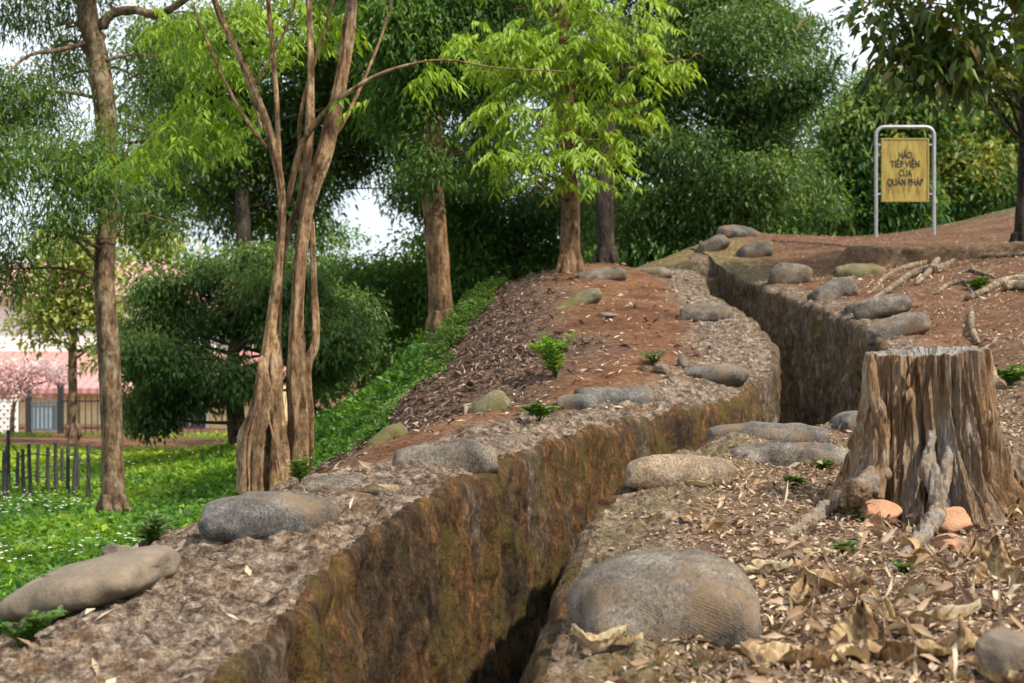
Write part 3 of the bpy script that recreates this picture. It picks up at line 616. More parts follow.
# many stemmed tree
yB = 8.2
bs = at(281, 487, yB); bs[2] = H(bs[0], bs[1])
e = empty('many_stemmed_tree', bs, 'pale orange tree with several crooked stems from one knotted base behind the left bank', 'tree', 'trees around the trench')
def st(l, r, seed, n=60, amp=.03, ridges=4, segs=18): return tube(TP([(a, b, yB + c) for a, b, c in l]), [v * (.46 if v < 13.5 else .58) / F * yB for v in r], n, segs, amp, (9, 9, 2.2), seed, ridges)
parts = [
 st([(262, 510, 0), (262, 470, 0), (264, 420, 0), (268, 350, 0), (278, 270, 0), (282, 200, 0), (272, 140, 0), (250, 80, .1), (222, 20, .2), (200, -40, .3)], [21, 20, 18, 11, 9, 8, 8, 6, 5, 4], 1, 90),
 st([(298, 510, .1), (297, 470, .05), (298, 420, 0), (296, 370, 0), (298, 300, 0), (304, 230, 0), (312, 190, 0), (328, 140, 0), (343, 70, 0), (352, 0, 0), (356, -60, 0)], [20, 18, 16, 15, 12, 12, 13, 12, 11, 10, 8], 2, 100),
 st([(280, 510, -.05), (279, 450, -.05), (276, 390, -.05), (277, 330, .05), (283, 250, .1), (300, 200, .1), (308, 150, .05), (311, 80, .1), (309, 0, .1), (305, -60, .1)], [24, 19, 15, 9, 7, 7, 9, 8, 7, 6], 3, 90),
 st([(308, 510, .15), (309, 430, .12), (306, 370, .1), (316, 340, .1), (314, 280, .12), (312, 215, .1)], [11, 10, 10, 9, 7, 5], 4, 50),
 st([(286, 210, .05), (300, 150, 0), (320, 118, -.1), (345, 95, -.2), (385, 72, -.3), (440, 60, -.4), (500, 68, -.5), (580, 72, -.5)], [7, 6.5, 6, 5, 3.5, 2.4, 1.6, .8], 5, 60, .006),
 st([(284, 240, .1), (279, 160, .15), (276, 90, .15), (268, 0, .2), (262, -50, .2)], [6, 6, 5, 5, 4], 6, 40, .008),
 st([(297, 330, .1), (304, 230, .15), (300, 120, .2), (325, 30, .2), (338, -20, .2)], [5, 4, 4, 3, 3], 7, 40, .006),
 st([(262, 130, .1), (255, 90, .1), (290, 20, .1), (298, -30, .1)], [3, 3, 2.5, 2], 8, 30, .004),
 st([(250, 500, -.08), (252, 440, -.1), (262, 400, -.08), (262, 355, -.03)], [16, 17, 14, 5], 9, 30, .05),
 st([(268, 150, 0), (240, 110, -.1), (215, 60, -.2), (190, 0, -.2)], [5, 4, 3, 2], 10, 30, .005),
 st([(322, 150, 0), (345, 120, .1), (380, 40, .2), (400, -30, .3)], [5, 4, 3, 3], 12, 30, .005),
]
put('trunk', join(parts), BK['pale'], e, bs)
vine = tube(TP([(283, 486, yB - .25), (274, 440, yB - .25), (268, 410, yB - .24), (276, 372, yB - .2)]), [.006, .008, .006, .004], 20, 6)
put('vine', vine, BK['pale'], e, bs)
bl = [blob(210, 120, 9, 50, 35), blob(170, 150, 9, 40, 25), blob(230, 60, 9, 40, 40), blob(190, 30, 9, 60, 30), blob(330, 20, 8.5, 40, 30), blob(350, 95, 8, 25, 10), blob(420, 68, 8, 50, 12), blob(250, -110, 8, 260, 60), blob(120, 160, 9.5, 40, 16), blob(270, 20, 9, 60, 35)]
B = np.array(bl); wg = B[:, 3] * B[:, 5]; wg /= wg.sum(); idx = rng.choice(len(B), 520, p=wg)
Cs = B[idx, :3] + rdir(520) * (rng.random(520) ** .4)[:, None] * B[idx, 3:6]
put_leaves('crown', sprays(Cs, .16, 9, .075, .026, .35), LM['lime'], e, bs)

# bright green tree on the mound
D = TP([(571, 280, 14), (571, 240, 14), (571, 190, 14), (568, 120, 14), (562, 50, 14), (556, -60, 14)])
bl = [blob(540, 60, 13.4, 75, 30), blob(600, 40, 13.4, 70, 30), blob(620, 100, 13.4, 45, 24), blob(520, 110, 13.2, 60, 26), blob(560, 150, 13.2, 80, 20), blob(490, 40, 13.4, 50, 25), blob(560, 175, 13.2, 50, 12), blob(660, 60, 13.6, 55, 14), blob(600, 5, 13.6, 90, 22), blob(510, 155, 13.2, 40, 14), blob(590, 130, 13.4, 40, 20), blob(560, -60, 14, 130, 45)]
base = D[0]; base[2] = H(base[0], base[1])
e = empty('bright_green_tree', base, 'bright lime green leafy tree with a single straight trunk on top of the mound', 'tree', 'trees around the trench')
put('trunk', join([tube([base - np.array([0, 0, .3])] + D, [.13, .12, .10, .09, .09, .08, .05], 60, 16, .02, (6, 6, 2), 5, 3)] + flare(base, .10, 6, 3, 2.2) + limbs(D, bl, .022, 2, 5)), BK['orange'], e, base)
B = np.array(bl); wg = B[:, 3] * B[:, 5]; wg /= wg.sum(); nC = 520; idx = rng.choice(len(B), nC, p=wg)
Cs = B[idx, :3] + rdir(nC) * (rng.random(nC) ** .4)[:, None] * B[idx, 3:6]; Cs[:, 2] = np.round(Cs[:, 2] / .22) * .22 + rng.normal(0, .03, nC)
put_leaves('crown', sprays(Cs, .26, 11, .105, .036, .5), LM['lime'], e, base)

# overhanging tree at the right
Kp = TP([(1022, 240, 17), (1024, 190, 17), (1026, 100, 17), (1024, 0, 17), (1020, -90, 17)])
Kp[0][2] = H(Kp[0][0], Kp[0][1])
tree('overhanging_tree', 'dark trunk tree at the right edge with large drooping leaves above the sign', Kp, [.11, .085, .08, .075, .06], 'dark',
     [blob(900, 20, 15, 35, 28), blob(950, 50, 15, 50, 40), blob(915, 72, 15, 26, 16, None, .7), blob(1000, 30, 15.5, 45, 35), blob(985, 85, 16, 22, 12, None, .6), blob(870, 5, 15, 30, 14), blob(1000, -50, 15, 130, 45), blob(1070, 60, 16, 40, 80)], 'olive', nclump=560, nleaf=9, cr=.32, Ln=.17, Wd=.085, flat=.8, hang=.9, seed=14, lr=.02, gapn=1.5, gapt=.0, tint=(.45, .3), amp=.012)
# far-off wood
bls = [blob(px, 330 + 25 * math.sin(px * .05), 50 + 4 * math.sin(px), 60, 55 + 20 * math.sin(px * .11)) for px in range(240, 700, 45)] + [blob(px, 215 + 18 * math.sin(px * .09), 46, 50, 30) for px in range(600, 1160, 45)] + [blob(px, 235, 44, 50, 30) for px in range(640, 1160, 45)]
lv, _ = crown(bls, 4200, 14, .9, .42, .2, seed if False else .6, .3, .3, .4, (.5, .25), .5, -.12)
tag(put_leaves('distant_wood', lv, LM['mid']), 'hazy green far-off wood behind every tree', 'wood', kind='stuff')

# ------------------------------------------------------------------ lawn
def scatter_low(n, fx):
    Y = 4.0 + 28 * rng.random(n) ** 1.35
    px = rng.uniform(-80, 620, n); X = (px - 512) / F * Y
    Zh = H(X, Y); thr = np.interp(Y, [0, 4, 6, 8, 12, 14, 17, 22], [-.92, -.90, -.88, -.78, -.28, .02, .12, -.3]) + fbm(np.stack([X * 2, Y * 2, 0 * X], -1), 2) * .25
    ok = (Zh < thr) & (X < xL(Y) - .5); d = np.exp(-(((X + 9) / 4.5) ** 2 + ((Y - 29) / 3.2) ** 2)); ok &= (rng.random(n) > d * 1.5)
    return np.stack([X, Y, Zh], -1)[ok]
P = scatter_low(230000, 0); n = len(P)
dn = fbm(np.stack([P[:, 0] * 1.1, P[:, 1] * 1.1, 0 * P[:, 0]], -1), 3)
hgt = (.03 + .07 * rng.random(n)) * (1 + 1.2 * dn)
P2 = P + np.stack([rng.normal(0, .02, n), rng.normal(0, .02, n), hgt * rng.random(n) * .8], -1)
Dd = rdir(n); Dd[:, 2] = abs(Dd[:, 2]) * .8 + .25
szs = (.035 + .05 * rng.random(n)) * (1 + .025 * P[:, 1])
tt = np.clip(.38 + .30 * sstep(15, 20, P[:, 1]) + dn * 1.1 - .34 * sstep(-1.4, -1.1, P[:, 2]) + rng.normal(0, .16, n), 0, 1)  # leaf tint turns yellower with distance: sunlight on the far lawn, painted in
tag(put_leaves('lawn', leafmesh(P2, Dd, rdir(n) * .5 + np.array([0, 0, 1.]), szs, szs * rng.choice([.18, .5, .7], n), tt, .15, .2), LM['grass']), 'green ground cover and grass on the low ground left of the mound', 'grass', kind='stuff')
P = scatter_low(4200, 0); P = P[(P[:, 1] < 19) & (P[:, 1] > 6) & (P[:, 0] < -1.7)]; P = P[fbm(P * np.array([.9, .9, 0]) + 9, 2) > .0]; n = len(P)
# flowers: five petals
lsf = []
top = P + np.stack([rng.normal(0, .02, n), rng.normal(0, .02, n), .14 + .08 * rng.random(n)], -1)
for k in range(5):
    a = k / 5 * 6.283 + rng.random(n) * 6.28 / 5; lsf.append(leafmesh(top, np.stack([np.cos(a), np.sin(a), .4 + 0 * a], -1), np.tile([0, -.3, 1.], (n, 1)), .013 + .005 * rng.random(n), .012, rng.random(n), .1, .1))
tag(put_leaves('lawn_flowers', joinleaf(lsf), LM['flower']), 'tiny white flowers scattered through the green lawn', 'flowers', kind='stuff')

# tall weeds along the left flank of the mound
def weeds(name, pts, h, nl, Ln, Wd, mat, label, tint=.5, kind='stuff', cat='weeds', spread=.06):
    ls = []; n = len(pts)
    ii = np.repeat(np.arange(n), nl); m = len(ii); q = rng.random(m)
    hh = (h * (.6 + .7 * rng.random(n)))[ii]
    az = rng.random(m) * 6.283; d = np.stack([np.cos(az), np.sin(az), .1 + .6 * rng.random(m)], -1)
    P = pts[ii] + np.stack([np.cos(az) * spread * q, np.sin(az) * spread * q, hh * (.15 + .85 * q)], -1)
    return put_leaves(name, leafmesh(P, d, np.tile([0, 0, 1.], (m, 1)) + rng.normal(0, .3, (m, 3)), Ln * (.6 + .7 * rng.random(m)), Wd * (.7 + .5 * rng.random(m)), np.clip(tint + rng.normal(0, .18, m), 0, 1), .15, .3), LM[mat])
pts = []
rid = np.array([(310, 448, 7.4), (345, 425, 8.3), (400, 384, 10), (440, 345, 11.8), (480, 312, 13.2), (500, 296, 14)])
for _ in range(900):
    t = rng.random() * 4.999; i = int(t); f = t - i; q = rid[i] * (1 - f) + rid[i + 1] * f
    x = (q[0] - 512) / F * q[2] - abs(rng.normal(0, .15)) + .03; y = q[2] + rng.normal(0, .3); pts.append((x, y, float(H(x, y))))
tag(weeds('slope_weeds', np.array(pts), .10, 24, .04, .02, 'weed', '', .5), 'band of leafy green weeds along the left flank of the mound', 'weeds', kind='stuff')

# ------------------------------------------------------------------ litter on the ground
def litter(name, n, region, Ln, Wd, mat, label, dens=None, tint=.5, y0=3, y1=19, ycurve=1.4, lift=.006):
    Y = y0 + (y1 - y0) * rng.random(n) ** ycurve; px = rng.uniform(region[0], region[1], n); X = (px - 512) / F * Y
    inn = (X > xL(Y) - .03) & (X < xR(Y) + .03) & (Y < 17.8); ok = ~inn
    if dens is not None: ok &= rng.random(n) < dens(X, Y)
    X, Y = X[ok], Y[ok]; Zh = H(X, Y); m = len(X)
    gx = (H(X + .03, Y) - Zh) / .03; gy = (H(X, Y + .03) - Zh) / .03
    Nn = np.stack([-gx, -gy, 1 + 0 * gx], -1) + rng.normal(0, .22, (m, 3)); Nn /= np.linalg.norm(Nn, axis=1)[:, None]
    az = rng.random(m) * 6.283; d = np.stack([np.cos(az), np.sin(az), 0 * az], -1); d -= Nn * (d * Nn).sum(1)[:, None]; d[:, 2] += rng.normal(0, .15, m)
    l = Ln * (.5 + rng.random(m)) * (1 + .03 * Y)
    lv = leafmesh(np.stack([X, Y, Zh + lift + .012 * rng.random(m)], -1), d, Nn, l, l * Wd * (.6 + .8 * rng.random(m)), np.clip(tint + rng.normal(0, .27, m), 0, 1), .25, .0)
    return tag(put_leaves(name, lv, LM[mat]), label, 'leaf litter', kind='stuff')
bmf = lambda X, Y: 1 - .88 * bankmask(X, Y)
def dmound(X, Y):
    s = xL(Y) - X - .3; band = sstep(.75, 1.35, s + (Y - 9) * -.10 + .5 * fbm(np.stack([X * 1.5, Y * 1.5, 0 * X], -1), 2)); return (s > 0) * (H(X, Y) > np.interp(Y, [4, 6, 8, 12, 14, 17], [-.85, -.82, -.7, -.2, .1, .2])) * (.04 + .96 * band) * (Y > 6)
litter('mound_litter', 60000, (280, 760), .034, .26, 'litter_dark', 'purplish brown dead leaves covering the left flank of the mound', dmound, .42, 6.2, 18, 1.0)
def dsoil(X, Y): s = xL(Y) - X; return (s > .2) * (Y > 6.5) * (H(X, Y) > np.interp(Y, [4, 6, 8, 12, 14, 17], [-.85, -.82, -.7, -.2, .1, .2])) * .5
litter('soil_litter', 3000, (420, 780), .040, .24, 'litter', 'scattered pale narrow leaves on the red soil of the mound', dsoil, .72, 7, 18, 1.0)
def dright(X, Y): return (X > xR(Y) + .05) * (.08 + .92 * sstep(.15, .55, X - xR(Y))) * np.interp(Y, [3, 7, 9, 20], [1, .9, .5, .5])
litter('bank_litter', 42000, (520, 1120), .018, .38, 'litter', 'small tan dry leaves and chips strewn over the right bank', dright, .62, 3.0, 22, 1.3)
litter('brown_litter', 12000, (560, 1120), .026, .30, 'litter_dark', 'brown crumpled leaves strewn over the right bank', dright, .5, 3.0, 20, 1.5)
litter('trench_edge_litter', 420, (0, 780), .045, .25, 'litter', 'a few pale leaves on the left bank of the trench', lambda X, Y: (X < xL(Y) - .1) * 1.0, .7, 3.0, 9, 1.0)
# pebbles on right bank
def pebbles(name, n, label, s0=.003, s1=.011, y0=3.2, y1=7):
    ico = np.array([(0, 0, 1), (.9, 0, .2), (.3, .85, .2), (-.7, .55, .2), (-.7, -.55, .2), (.3, -.85, .2), (0, 0, -.8)], float)
    fc = np.array([(0, 1, 2), (0, 2, 3), (0, 3, 4), (0, 4, 5), (0, 5, 1), (6, 2, 1), (6, 3, 2), (6, 4, 3), (6, 5, 4), (6, 1, 5)])
    Y = rng.uniform(y0, y1, n); px = rng.uniform(560, 1060, n); X = (px - 512) / F * Y; ok = X > xR(Y) + .08; X, Y = X[ok], Y[ok]; m = len(X)
    s = rng.uniform(s0, s1, m)[:, None, None] * rng.uniform(.6, 1.3, (m, 1, 3)); V = ico[None] * s * (1 + rng.normal(0, .12, (m, 7, 1)))
    V += np.stack([X, Y, H(X, Y) + .004], -1)[:, None]
    me = mesh(name, V.reshape(-1, 3), (fc[None] + (np.arange(m) * 7)[:, None, None]).reshape(-1, 3), mat_simple('pebble', (.24, .16, .11), .85, .5, 30), False)
    return tag(obj(name, me), label, 'pebbles', kind='stuff')
pebbles('pebbles', 1800, 'small brown pebbles and earth crumbs among the litter')
def curled(name, n, xr_, Ln, asp, mat, label, y0, y1, tint, dens, yc=1.3):
    Y = y0 + (y1 - y0) * rng.random(n) ** yc; px = rng.uniform(*xr_, n); X = (px - 512) / F * Y
    ok = ~((X > xL(Y) - .04) & (X < xR(Y) + .04)) & (rng.random(n) < dens(X, Y)) & (Y < 17); X, Y = X[ok], Y[ok]; m = len(X)
    nu, nv = 7, 4; u = np.linspace(0, 1, nu)[None, :, None]; v = np.linspace(-1, 1, nv)[None, None]
    l = (Ln * (.45 + 1.1 * rng.random(m)))[:, None, None]; w = l * (asp * (.6 + .8 * rng.random(m)))[:, None, None]
    cu = rng.normal(0, 1.0, m)[:, None, None]; cp = rng.uniform(.1, 1.6, m)[:, None, None]; be = rng.normal(0, .25, m)[:, None, None]
    wd = w / 2 * np.sin(np.pi * np.clip(u, .03, .98) ** .8) ** .8
    xx = (u - .5) * l + 0 * v; yy = v * wd + be * l * (u - .5) ** 2; zz = cp * np.abs(v) ** 1.5 * wd + cu * l * (u - .5) ** 2 + .06 * l * np.sin(u * 9 + cu * 5) * v
    az = rng.random(m)[:, None, None] * 6.283; pt = rng.normal(0, .25, m)[:, None, None]
    x2 = xx * np.cos(pt) - zz * np.sin(pt); z2 = xx * np.sin(pt) + zz * np.cos(pt)
    x3 = x2 * np.cos(az) - yy * np.sin(az); y3 = x2 * np.sin(az) + yy * np.cos(az)
    z3 = z2 - z2.reshape(m, -1).min(1)[:, None, None] * .7
    Vv = np.stack([x3 + X[:, None, None], y3 + Y[:, None, None], z3 + H(X, Y)[:, None, None] + .004], -1).reshape(-1, 3)
    Ff = (gridfaces(nu, nv)[None] + (np.arange(m) * nu * nv)[:, None, None]).reshape(-1, 4)
    t = np.clip(tint + rng.normal(0, .28, m), 0, 1)[:, None, None] + .10 * np.cos(v * 3) + 0 * u
    return tag(put_leaves(name, (Vv, Ff, np.clip(t, 0, 1).ravel()), LM[mat]), label, 'leaf litter', kind='stuff')
curled('curled_litter', 4500, (560, 1100), .042, .34, 'litter', 'curled tan dry leaves of mixed sizes on the right bank', 3.0, 17, .5, dright, 1.4)
curled('curled_brown_litter', 420, (620, 1100), .07, .42, 'dry', 'curled brown dry leaves of mixed sizes in the right foreground', 2.9, 8, .3, lambda X, Y: dright(X, Y) * sstep(5.2, 3.6, Y) * sstep(.2, .9, X) + .04, 1.0)
curled('twig_litter', 1500, (560, 1100), .12, .05, 'litter', 'thin pale twigs and stalks on the right bank', 3.0, 15, .5, dright, 1.3)
curled('mound_curled_litter', 9000, (290, 720), .06, .3, 'litter_dark', 'curled purplish brown dead leaves on the flank of the mound', 6.2, 17, .5, dmound, 1.0)

# ------------------------------------------------------------------ cement sandbags
def mat_bag(name, a, b_, c_, moss=0.0):
    m, nt, b, o = newmat(name); p = objcoord(nt)
    oi = nt.nodes.new('ShaderNodeObjectInfo')
    add = nt.nodes.new('ShaderNodeVectorMath'); add.operation = 'ADD'; nt.links.new(p, add.inputs[0]); nt.links.new(oi.outputs['Location'], add.inputs[1]); q = add.outputs[0]
    n1 = noise(nt, q, 7, 7, .65); n2 = noise(nt, p, 1, 3, .6, (120, 90, 90), .5); n3 = noise(nt, q, 160, 3, .7)
    c = ramp(nt, n1, [(.32, a), (.5, b_), (.68, c_)])
    c = mixc(nt, 1, c, ramp(nt, n2, [(.38, (.6, .6, .6)), (.50, (1, 1, 1)), (.62, (1.5, 1.48, 1.42))]), 'MULTIPLY')
    c = mixc(nt, ramp(nt, noise(nt, q, 4, 7, .7), [(.50, (0, 0, 0)), (.62, (.75, .75, .75))]), c, (.17, .11, .06))
    if moss: c = mixc(nt, ramp(nt, noise(nt, q, 5, 7, .7), [(.40, (0, 0, 0)), (.56, (moss, moss, moss))]), c, (.10, .09, .02))
    nt.links.new(c, b.inputs['Base Color']); b.inputs['Roughness'].default_value = .85; b.inputs['Specular IOR Level'].default_value = .3
    # woven sacking imprint
    w1 = nt.nodes.new('ShaderNodeTexWave'); w1.inputs['Scale'].default_value = 55; w1.bands_direction = 'X'; w1.inputs['Distortion'].default_value = 1.5
    w2 = nt.nodes.new('ShaderNodeTexWave'); w2.inputs['Scale'].default_value = 55; w2.bands_direction = 'DIAGONAL'; w2.inputs['Distortion'].default_value = 1.5
    nt.links.new(p, w1.inputs['Vector']); nt.links.new(p, w2.inputs['Vector'])
    wv = math_(nt, 'MULTIPLY', w1.outputs['Fac'], w2.outputs['Fac'])
    nb = bump(nt, None, wv, .35, .006); nb = bump(nt, None, n1, .5, .02, nb); nb = bump(nt, None, n2, .5, .006, nb); bump(nt, b, n3, .6, .004, nb)
    return m
MB_ = {'grey': mat_bag('grey_cement', (.042, .035, .029), (.105, .088, .072), (.21, .18, .148)), 'tan': mat_bag('tan_cement', (.12, .088, .058), (.22, .165, .11), (.33, .26, .185)),
       'dark': mat_bag('dark_cement', (.035, .032, .030), (.08, .074, .068), (.16, .148, .135)), 'mossy': mat_bag('mossy_cement', (.07, .06, .04), (.14, .12, .08), (.22, .18, .12), .85)}
def sandbag(px, pb, wpx, hgt, dep, yaw, tone, label, tilt=0, roll=0, sag=0.0, e=(.36, .80), y0=2.6, y1=24, sink=.055, seed=0, pw=2.6):
    P = hit(px, pb, y0, y1); Ln = wpx / F * P[1] / max(.5, abs(math.cos(R(yaw)))); 
    nu, nv = 64, 48
    u = np.linspace(-np.pi / 2, np.pi / 2, nu)[:, None]; v = np.linspace(0, 2 * np.pi, nv, endpoint=False)[None]
    sp = lambda t, e: np.sign(t) * np.abs(t) ** e
    hgt = hgt * 1.32; sink = sink + .05 * hgt; a, b_, c_ = Ln / 2, dep / 2, hgt / 2
    e1, e2 = e
    x = a * sp(np.sin(u), e1 * 1.0) * np.ones_like(v); yy = b_ * sp(np.cos(u), e1) * sp(np.cos(v), e2); zz = c_ * sp(np.cos(u), e1) * sp(np.sin(v), e2)
    V = np.stack([x, yy, zz], -1)
    # flattened, sagging sack with a soft waist and folded corners
    V[..., 2] *= 1 - .30 * (V[..., 0] / a) ** 2; V[..., 2] += c_ * .10 * (1 - (V[..., 1] / b_) ** 2); V[..., 2] -= sag * c_ * 2 * (1 - (V[..., 0] / a) ** 2); V[..., 1] *= 1 - .10 * np.cos(V[..., 0] / a * 2.5 + seed)
    nrm = V / (np.linalg.norm(V, axis=-1, keepdims=True) + 1e-6)
    V = V + nrm * (fbm(V * 7 + seed * 3.3, 3)[..., None] * .08 * min(1, Ln / .4) + fbm(V * 24 + seed, 3)[..., None] * .012)
    me = mesh('sandbag', V.reshape(-1, 3), gridfaces(nu, nv, True), MB_[tone], True)
    o = obj('sandbag', me); P = P.copy(); P[1] += dep * .42; P[2] = float(H(P[0], P[1])) * .5 + P[2] * .5 + c_ - sink * 1.25
    o.location = P; o.rotation_euler = (R(roll), R(-tilt), R(yaw))
    return tag(o, label, 'sandbag', 'cement sandbags along the trench')
BAGS = [
 # px, base py, width px, height, depth, yaw, tone, label, kw
 (668, 636, 192, .23, .60, 4, 'grey', 'largest grey cement sandbag in the right foreground at the trench edge', dict(y1=5, sink=.105, e=(.55, .85), tilt=6)),
 (684, 480, 108, .125, .28, 0, 'tan', 'smooth tan sandbag at the bend of the right trench edge', dict(y1=8)),
 (797, 464, 120, .12, .24, 3, 'grey', 'grey brown sandbag in front of a darker one just left of the stump', dict(y1=9)),
 (773, 441, 118, .11, .24, 3, 'dark', 'dark grey sandbag behind the brown one left of the stump', dict(y1=9)),
 (263, 531, 138, .125, .26, 4, 'dark', 'speckled dark grey sandbag before the base of the many stemmed tree', dict(y1=7)),
 (446, 466, 104, .12, .24, 4, 'grey', 'flat grey brown sandbag in the middle of the left bank', dict(y1=8)),
 (616, 403, 78, .14, .24, 8, 'dark', 'sagging dark sandbag with a hollow in its middle on the left bank', dict(y1=11, sag=.18)),
 (580, 408, 44, .12, .24, -20, 'dark', 'short dark sandbag tucked under the sagging one', dict(y1=11)),
 (717, 381, 66, .11, .3, 5, 'dark', 'flat dark sandbag lit pale on top near the inner bend of the left bank', dict(y1=12)),
 (708, 320, 52, .14, .32, -10, 'grey', 'rounded grey sandbag embedded at the crest beside the deep trench', dict(y1=14)),
 (490, 411, 42, .12, .22, 0, 'mossy', 'brown tilted sandbag lying in the leaf litter on the mound slope', dict(y1=12, tilt=35)),
 (386, 441, 46, .10, .2, 0, 'mossy', 'mossy half buried sandbag at the foot of the mound', dict(y1=11, tilt=35)),
 (579, 305, 52, .12, .24, 0, 'mossy', 'slanting brown sandbag below the bright green tree', dict(y1=16, tilt=27)),
 (602, 279, 52, .13, .26, 0, 'grey', 'grey sandbag close to the foot of the bright green tree', dict(y1=17, tilt=8)),
 (650, 274, 44, .10, .26, 0, 'grey', 'low grey sandbag on the mound crest right of the bright green tree', dict(y1=18)),
 (714, 251, 34, .17, .3, 0, 'dark', 'dark slanted sandbag at the left end of the hilltop', dict(y1=22, tilt=32)),
 (739, 237, 40, .17, .3, 0, 'dark', 'dark sandbag highest up on the hilltop skyline', dict(y1=24, tilt=-6)),
 (757, 257, 36, .20, .28, 0, 'dark', 'dark sandbag overhanging the mossy hollow at the far trench end', dict(y1=22, tilt=12)),
 (793, 284, 42, .22, .3, 0, 'grey', 'squarish grey sandbag above the far right trench wall', dict(y1=20, tilt=4)),
 (837, 297, 48, .17, .28, 0, 'grey', 'grey sandbag tilted up to the right on the far right bank', dict(y1=18, tilt=22)),
 (866, 312, 36, .13, .26, 0, 'dark', 'dark sandbag end showing left of two stacked ones behind the stump', dict(y1=16, tilt=12)),
 (886, 318, 56, .14, .26, 0, 'grey', 'upper of two stacked sandbags behind the stump', dict(y1=15, tilt=14, sink=.01)),
 (900, 334, 64, .15, .28, 0, 'grey', 'lower sandbag right behind the stump top at the trench lip', dict(y1=14, tilt=16)),
 (862, 276, 50, .15, .26, 0, 'mossy', 'greenish worn sandbag below the earth ledge', dict(y1=20)),
 (330, 487, 62, .07, .22, 5, 'grey', 'low pale sandbag nearly buried right of the many stemmed tree', dict(y1=8)),
 (856, 434, 30, .13, .26, 10, 'dark', 'small dark sandbag end peeping out beside the stump', dict(y1=9)),
 (512, 440, 34, .06, .2, 0, 'dark', 'small dark lump of sandbag right of the flat one on the left bank', dict(y1=9)),
]
for i, (px, pb, wp, h, dpp, yaw, tone, lab, kw) in enumerate(BAGS): sandbag(px, pb, wp, h, dpp, yaw, tone, lab, seed=i, **kw)
# earth hummock at lower left
hb = hit(75, 590, 3.2, 6)
o = sandbag(72, 612, 150, .10, .46, -6, 'tan', 'long low tan earth hump by the lawn in the lower left', y1=6, seed=77, tilt=14, sink=.02)
o['group'] = ''; del o['group']; o.name = 'earth_hump'; o['category'] = 'earth hump'; HUMP = o

# ------------------------------------------------------------------ stump
def mat_stump(name='stump_wood', lo=0):
    m, nt, b, o = newmat(name); p = objcoord(nt)
    n1 = noise(nt, p, 1, 8, .7, (30, 30, 3.0), .6); n2 = noise(nt, p, 5, 6, .65); n3 = noise(nt, p, 1, 5, .7, (110, 110, 12), .3)
    c = ramp(nt, n1, [(.36, (.05, .028, .016)), (.45, (.24, .14, .072)), (.54, (.44, .30, .18)), (.66, (.66, .54, .40))])
    c = mixc(nt, ramp(nt, n2, [(.42, (0, 0, 0)), (.62, (.75, .75, .75))]), c, mixc(nt, n3, (.17, .085, .035), (.42, .24, .11)))
    c = mixc(nt, attr(nt, 'grey'), c, ramp(nt, n3, [(.3, (.14, .125, .11)), (.5, (.40, .37, .33)), (.7, (.60, .57, .53))]))
    nt.links.new(c, b.inputs['Base Color']); b.inputs['Roughness'].default_value = .85; b.inputs['Specular IOR Level'].default_value = .2
    nb = bump(nt, None, n1, 1.0, .05); bump(nt, b, n3, 1.0, .02, nb)
    return m
M_stump = mat_stump()
SB = hit(938, 512, 3, 9); SB = np.array([at(930, 0, 5.45)[0], 5.45, float(H(at(930, 0, 5.45)[0], 5.45))])
ys0 = SB[1]; ztop = at(0, 352, ys0)[2]; hS = ztop - SB[2]
rt = 47 / F * ys0
e = empty('tree_stump', SB, 'weathered hollow tree stump with torn fluted sides and spreading roots on the right bank', 'stump')
na, nh = 520, 190
th = np.linspace(0, 2 * np.pi, na, endpoint=False)[None]; hh = np.linspace(-.08, 1, nh)[:, None]
# root lobes: angle (deg, 0=+x right, -90 = toward the camera), reach
lob = [(-158, .62, .20), (-120, .22, .22), (-97, .25, .16), (-60, .28, .25), (-25, .42, .22), (15, .45, .3), (60, .3, .3), (110, .3, .3), (165, .3, .3)]
r = rt * (1 + .05 * np.cos(2 * th) + 0 * hh)
fl = np.clip(1 - hh, 0, 1.1)
r = r + rt * .50 * fl ** 1.2
for a, rc, wd in lob:
    dd = np.angle(np.exp(1j * (th - R(a)))); r = r + rc * rt * 1.25 * np.exp(-(dd / wd) ** 2) * fl ** 2.6 * 1.0
tw = th + .35 * (hh) * .4
cs = np.stack([np.cos(tw) + 0 * hh, np.sin(tw) + 0 * hh, hh * hS * 1.0 + 0 * th], -1)
flute = fbm(cs * np.array([5.5, 5.5, 1.0]), 4, .55, True)
flute2 = fbm(cs * np.array([15, 15, 2.2]) + 8, 3, .6, True); flute3 = fbm(cs * np.array([40, 40, 5]) + 3, 2, .6)
r = r + (flute * .42 + flute2 * .20 + flute3 * .06) * rt * (.75 + .6 * fl) + fbm(cs * 3 + 20, 3) * rt * .36
chunk = sstep(.47, .56, fbm(cs * np.array([4.5, 4.5, 1.9]) + 31, 3) + .5); chunk2 = sstep(.5, .56, fbm(cs * np.array([10, 10, 3.2]) + 77, 3) + .5)
r = r + (chunk * .15 + chunk2 * .08 - .10) * rt * (.5 + fl)
